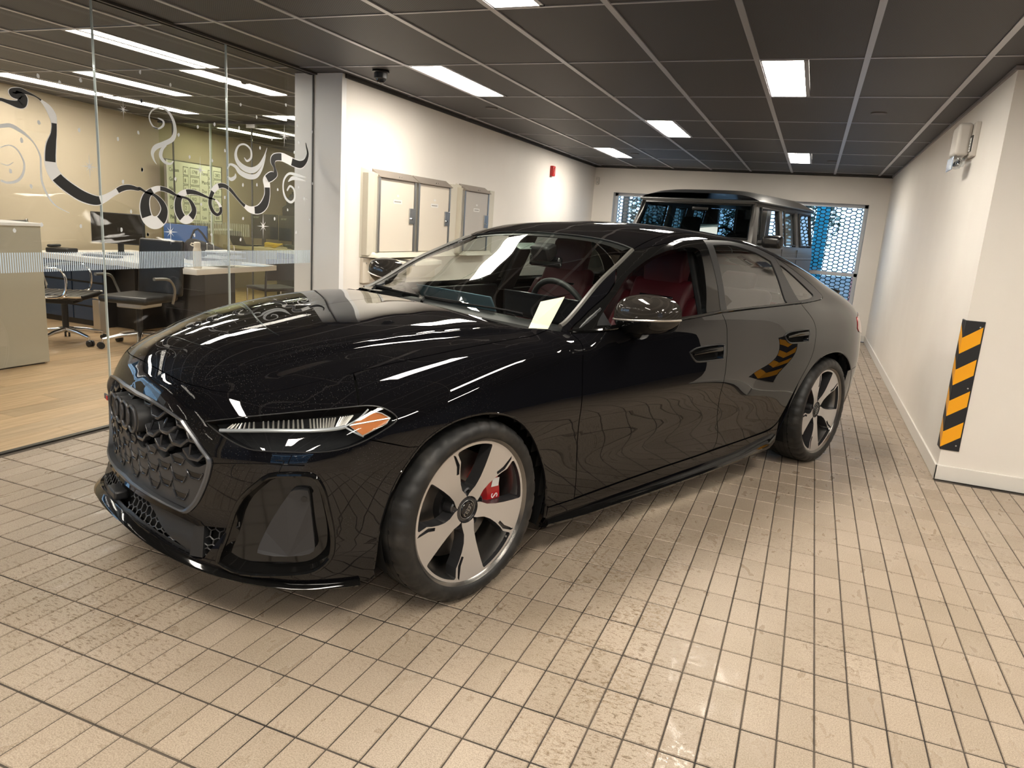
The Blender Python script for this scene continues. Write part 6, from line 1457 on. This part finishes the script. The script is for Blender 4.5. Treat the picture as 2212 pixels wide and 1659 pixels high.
# headliner, door cards, pillars
hq=XYU([(-1.35,0),(-1.35,.45),(-1.5,.56),(-2.4,.54),(-2.6,.45),(-2.62,0)],0)
skin('headliner',hq,mapU,mat('headliner_grey',(.10,.10,.10),.9),gap=0,flange=0,off=-.035,both=True,h=.06)
for sd in (1,-1):
    for a,b in ((-1.64,-.70),(-2.42,-1.74)):
        MB().prism([(a,.80*sd,.33),(b,.80*sd,.33),(b,.82*sd,.955),(a,.80*sd,.99)],(0,-.03*sd,0)).build('door_card',DASH,car,bevel=.01)
        MB().b2((a+.1,.70*sd,.70),(b-.15,.78*sd,.75)).build('door_armrest',REDL,car,bevel=.02)
    MB().prism([(-1.66,.80*sd,.95),(-1.78,.80*sd,.95),(-1.82,.63*sd,1.33),(-1.72,.63*sd,1.33)],(0,-.04*sd,0)).build('pillar_trim_inner',DASH,car,bevel=.01)
# mirror pod, inspection sheet on the dash
MB().prism([(-1.20,-.07,1.27),(-1.28,-.07,1.30),(-1.30,-.07,1.24),(-1.24,-.07,1.19)],(0,.14,0)).build('camera_pod',BLACKP,car,bevel=.015)
MB().b2((-1.30,-.13,1.165),(-1.27,.11,1.225)).build('rear_view_mirror',BLACKG,car,bevel=.02)
MB().prism([(-1.30,-.13,1.285),(-1.25,-.26,1.275),(-1.17,-.10,1.25),(-1.24,.0,1.262)],(0,0,.004)).build('toll_tag',mat('tag_glass',(.25,.30,.27),.2),car)
pp=[]
for x,y in ((-.80,.60),(-.62,.64),(-.60,.42),(-.78,.38)):
    z=_root(lambda z:FF(np.array([x]),np.array([y]),z),[.3],[1.7])[0]; pp.append((x,y,z))
tag(MB().prism([(-.507,.662,.958),(-.579,.706,.958),(-.813,.577,1.075),(-.726,.511,1.046)],(0,0,.0015)).build('inspection_sheet',mat('paper_cream',(.85,.78,.62),.7)),'cream paper sheet standing on the sedan dashboard behind the windscreen','paper').location=(0,0,0)
sh=bpy.data.objects['inspection_sheet']; sh.location=car.location; sh.rotation_euler=car.rotation_euler
# =================== BOXY OFF-ROADER ===================
GP=mat('matte_grey_paint',(.11,.107,.103),.42,.5); GTRIM=mat('suv_black_trim',(.012,.012,.012),.4)
SGL=glass('suv_glass',(.50,.56,.55),1.5,0,1.6)
suv=thing('off_roader','boxy matte grey off-roader parked behind the sedan facing the viewer','car',(-1.5,9.95,0),R(252.6))
# side profile helper: half width at height z (lower body upright, cabin leaning in)
def hw(z): return .90 if z<1.28 else .90-.10*(z-1.28)/.57
def wsx(z): return .14-.15*(z-1.34)/.52
# cabin side frames with window openings, built as pillars and rails
def quad(name,pts,th,mt,sd,bev=.004,parent=None):
    P4=[(x,sd*(hw(z)+0),z) for x,z in pts]
    return MB().prism(P4,(0,-sd*th,0)).build(name,mt,parent or suv,bevel=bev)
XRR=-2.05
for sd in (1,-1):
    quad('cabin_rail',[(-.04,1.865),(XRR,1.865),(XRR,1.80),(-.0,1.80)],.06,GP,sd)
    quad('side_sill',[(.24,1.34),(XRR-.02,1.34),(XRR-.02,1.24),(.28,1.24)],.06,GP,sd)
    for a,b in ((-.02,-.10),(-.76,-.90),(-1.36,-1.50),(-2.0,-2.06)):
        quad('cabin_pillar',[(a+(.24 if a>-.1 else 0),1.33),(a,1.83),(b,1.83),(b+(.16 if a>-.1 else 0),1.33)],.06,GP,sd)
    for i,(a,b) in enumerate(((-.14,-.72),(-.93,-1.33),(-1.53,-1.98))):
        fr_=[(a+(.12 if i==0 else 0),1.36),(a,1.79),(b,1.79),(b,1.36)]
        c3=[(x,sd*(hw(z)+.006),z) for x,z in fr_]
        MB().tube(c3,.016,6,closed=True).build('window_rubber',GTRIM,suv)
        if not (i==0 and sd==1): quad('side_window',fr_,.006,SGL,sd,0)
    # body side, beltline strip, lower strip
    MB().b2((-2.08,.86*sd,.55),(.22,.90*sd,1.25)).build('door_side',GP,suv,bevel=.01)
    for x in (-.02,-.83,-1.43): MB().b2((x-.006,.895*sd,.60),(x+.006,.903*sd,1.30)).build('door_gap',GTRIM,suv)
    MB().b2((-2.06,.895*sd,1.165),(.3,.915*sd,1.195)).build('shoulder_strip',GP,suv,bevel=.006)
    MB().b2((-2.06,.895*sd,.86),(.3,.925*sd,.92)).build('rub_strip',mat('rub_strip',(.35,.36,.37),.3,.7),suv,bevel=.008)
    for x in (-.25,-1.0): MB().b2((x-.30,.90*sd,1.06),(x-.14,.93*sd,1.09)).build('door_handle',GTRIM,suv,bevel=.01)
    MB().prism([(.25,sd*.88,.55),(1.35,sd*.84,.55),(1.35,sd*.84,1.22),(.25,sd*.88,1.27)],(0,-sd*.05,0)).build('front_wing',GP,suv,bevel=.01)
    MB().tube(crom([(.30,sd*.92,.45),(.34,sd*.93,.78),(.62,sd*.94,.92),(.95,sd*.94,.90),(1.22,sd*.93,.68),(1.28,sd*.92,.45)],4),.05,8).build('wheel_flare',GTRIM,suv,smooth=True)
    MB().tube(crom([(-2.0,sd*.92,.45),(-1.96,sd*.93,.78),(-1.70,sd*.94,.92),(-1.40,sd*.94,.90),(-1.12,sd*.93,.68),(-1.06,sd*.92,.45)],4),.05,8).build('wheel_flare',GTRIM,suv,smooth=True)
    for x in (.78,-1.55):
        w=MB().lathe([(.24,-.12),(.36,-.12),(.385,-.09),(.385,.09),(.36,.12),(.24,.12),(.24,-.12)],48,c=(x,.80*sd,.385),ax='y').build('tyre',TYRE,suv,smooth=True)
        MB().lathe([(0,.09*sd),(.06,.10*sd),(.22,.06*sd),(.245,.11*sd)],32,c=(x,.80*sd,.385),ax='y').build('rim',DKA,suv,smooth=True)
    m=MB().tube(crom([(.09,sd*.92,1.365),(.09,sd*.99,1.37),(.085,sd*1.06,1.37)],3),[.03]*6+[.03],10)
    m.build('mirror_arm',GTRIM,suv,smooth=True)
    MB().b2((.03,sd*.97,1.31),(.16,sd*1.23,1.465)).build('door_mirror',mat('mirror_gloss',(.01,.01,.011),.25),suv,bevel=.055,seg=5)
    MB().cyl((1.30,sd*.60,1.05),(1.40,sd*.60,1.05),.13,n=28).build('headlamp',SGL,suv)
    MB().b2((1.0,sd*.72,1.27),(1.18,sd*.84,1.33)).build('indicator',mat('amber_lens',(.7,.3,.05),.3),suv,bevel=.02)
# roof: shallow crown with rounded edges and gutters
rf_=[];nx,ny=14,22
for i in range(nx+1):
    x=.02-(2.12)*i/nx; e=min(1,min(i,nx-i)/2.0)
    for k in range(ny+1):
        v=-1+2*k/ny; z=1.872+.125*(1-abs(v)**6)*(.5+.5*math.sin(math.pi*min(.5,.5*e)))+.012*(1-v*v); rf_.append((x,.83*math.copysign(abs(v)**.92,v),z))
fs=[(i*(ny+1)+k,i*(ny+1)+k+1,(i+1)*(ny+1)+k+1,(i+1)*(ny+1)+k) for i in range(nx) for k in range(ny)]
MB().add(rf_,fs).build('roof',mat('roof_dark',(.025,.025,.025),.32),suv,smooth=True)
MB().b2((-2.10,-.84,1.845),(.03,.84,1.874)).build('roof_gutter',mat('gutter_dark',(.04,.04,.04),.4),suv,bevel=.012,seg=3)
# windscreen frame and glass
def wp(y,z): return (wsx(z)+.005,y,z)
MB().tube([wp(-.79,1.85),wp(.79,1.85),wp(.84,1.36),wp(-.84,1.36)],.030,8,closed=True).build('windscreen_frame',GP,suv,smooth=True)
MB().tube([wp(-.745,1.815),wp(.745,1.815),wp(.79,1.40),wp(-.79,1.40)],.014,6,closed=True).build('windscreen_rubber',GTRIM,suv)
MB().prism([wp(-.75,1.82),wp(.75,1.82),wp(.79,1.39),wp(-.79,1.39)],(-.006,0,0)).build('windscreen',glass('suv_windscreen',(.42,.48,.49),1.45,0,.6),suv)
MB().b2((.2,-.84,1.24),(1.32,.84,1.285)).build('bonnet',GP,suv,bevel=.02,seg=3)
MB().b2((1.28,-.84,.55),(1.36,.84,1.25)).build('front_panel',GP,suv,bevel=.02)
MB().b2((1.36,-.45,.85),(1.40,.45,1.15)).build('radiator_grille',GTRIM,suv,bevel=.01)
for k in range(3): MB().b2((1.395,-.43,.90+.08*k),(1.41,.43,.93+.08*k)).build('grille_slat',STEEL,suv)
MB().b2((1.30,-.92,.45),(1.48,.92,.68)).build('front_bumper',GP,suv,bevel=.03,seg=3)
MB().b2((-2.08,-.80,.45),(1.30,.80,.60)).build('underbody',BLACKM,suv)
# rear wall with window opening and tail spare hint
MB().b2((-2.10,-.88,.55),(-2.05,.88,1.33)).build('rear_door',GP,suv,bevel=.01)
for a,b in ((-.80,-.62),(-.30,-.18),(.62,.80)): MB().b2((-2.10,a,1.33),(-2.05,b,1.84)).build('rear_pillar',GP,suv)
# cabin
MB().b2((.0,-.78,1.22),(.26,.78,1.37)).build('dashboard',DASH,suv,bevel=.03)
for y in (-.40,.40):
    s=MB().prism([(-.72,y-.24,.80),(-.60,y-.24,.85),(-.66,y-.24,1.48),(-.76,y-.24,1.46)],(0,.48,0)).build('seat_back',mat('suv_seat',(.02,.02,.022),.6),suv,bevel=.04,seg=3)
    MB().prism([(-.67,y-.13,1.46),(-.76,y-.13,1.46),(-.79,y-.13,1.66),(-.70,y-.13,1.67)],(0,.26,0)).build('headrest',MATS['suv_seat'],suv,bevel=.035,seg=3)
c0=np.array([-.12,.38,1.36]); ax=np.array([.9,0,-.4]);ax/=np.linalg.norm(ax); e1=np.array([0,1,0]); e2=np.cross(ax,e1)
MB().tube([c0+.18*(math.cos(a)*e1+math.sin(a)*e2) for a in np.linspace(0,6.2832,32,endpoint=False)],.014,8,closed=True).build('steering_wheel',DASH,suv,smooth=True)
MB().b2((.0,-.05,1.72),(.03,.18,1.77)).build('rear_view_mirror',GTRIM,suv,bevel=.01)
sh=MB().prism([(.16,.16,1.39),(.16,.40,1.39),(.07,.36,1.565),(.07,.12,1.55)],(.0015,0,0)).build('paper_sheet',mat('paper_blue_white',(.80,.92,.95),.6)); sh.location=suv.location; sh.rotation_euler=suv.rotation_euler
tag(sh,'pale blue-white paper sheet propped behind the off-roader windscreen','paper')
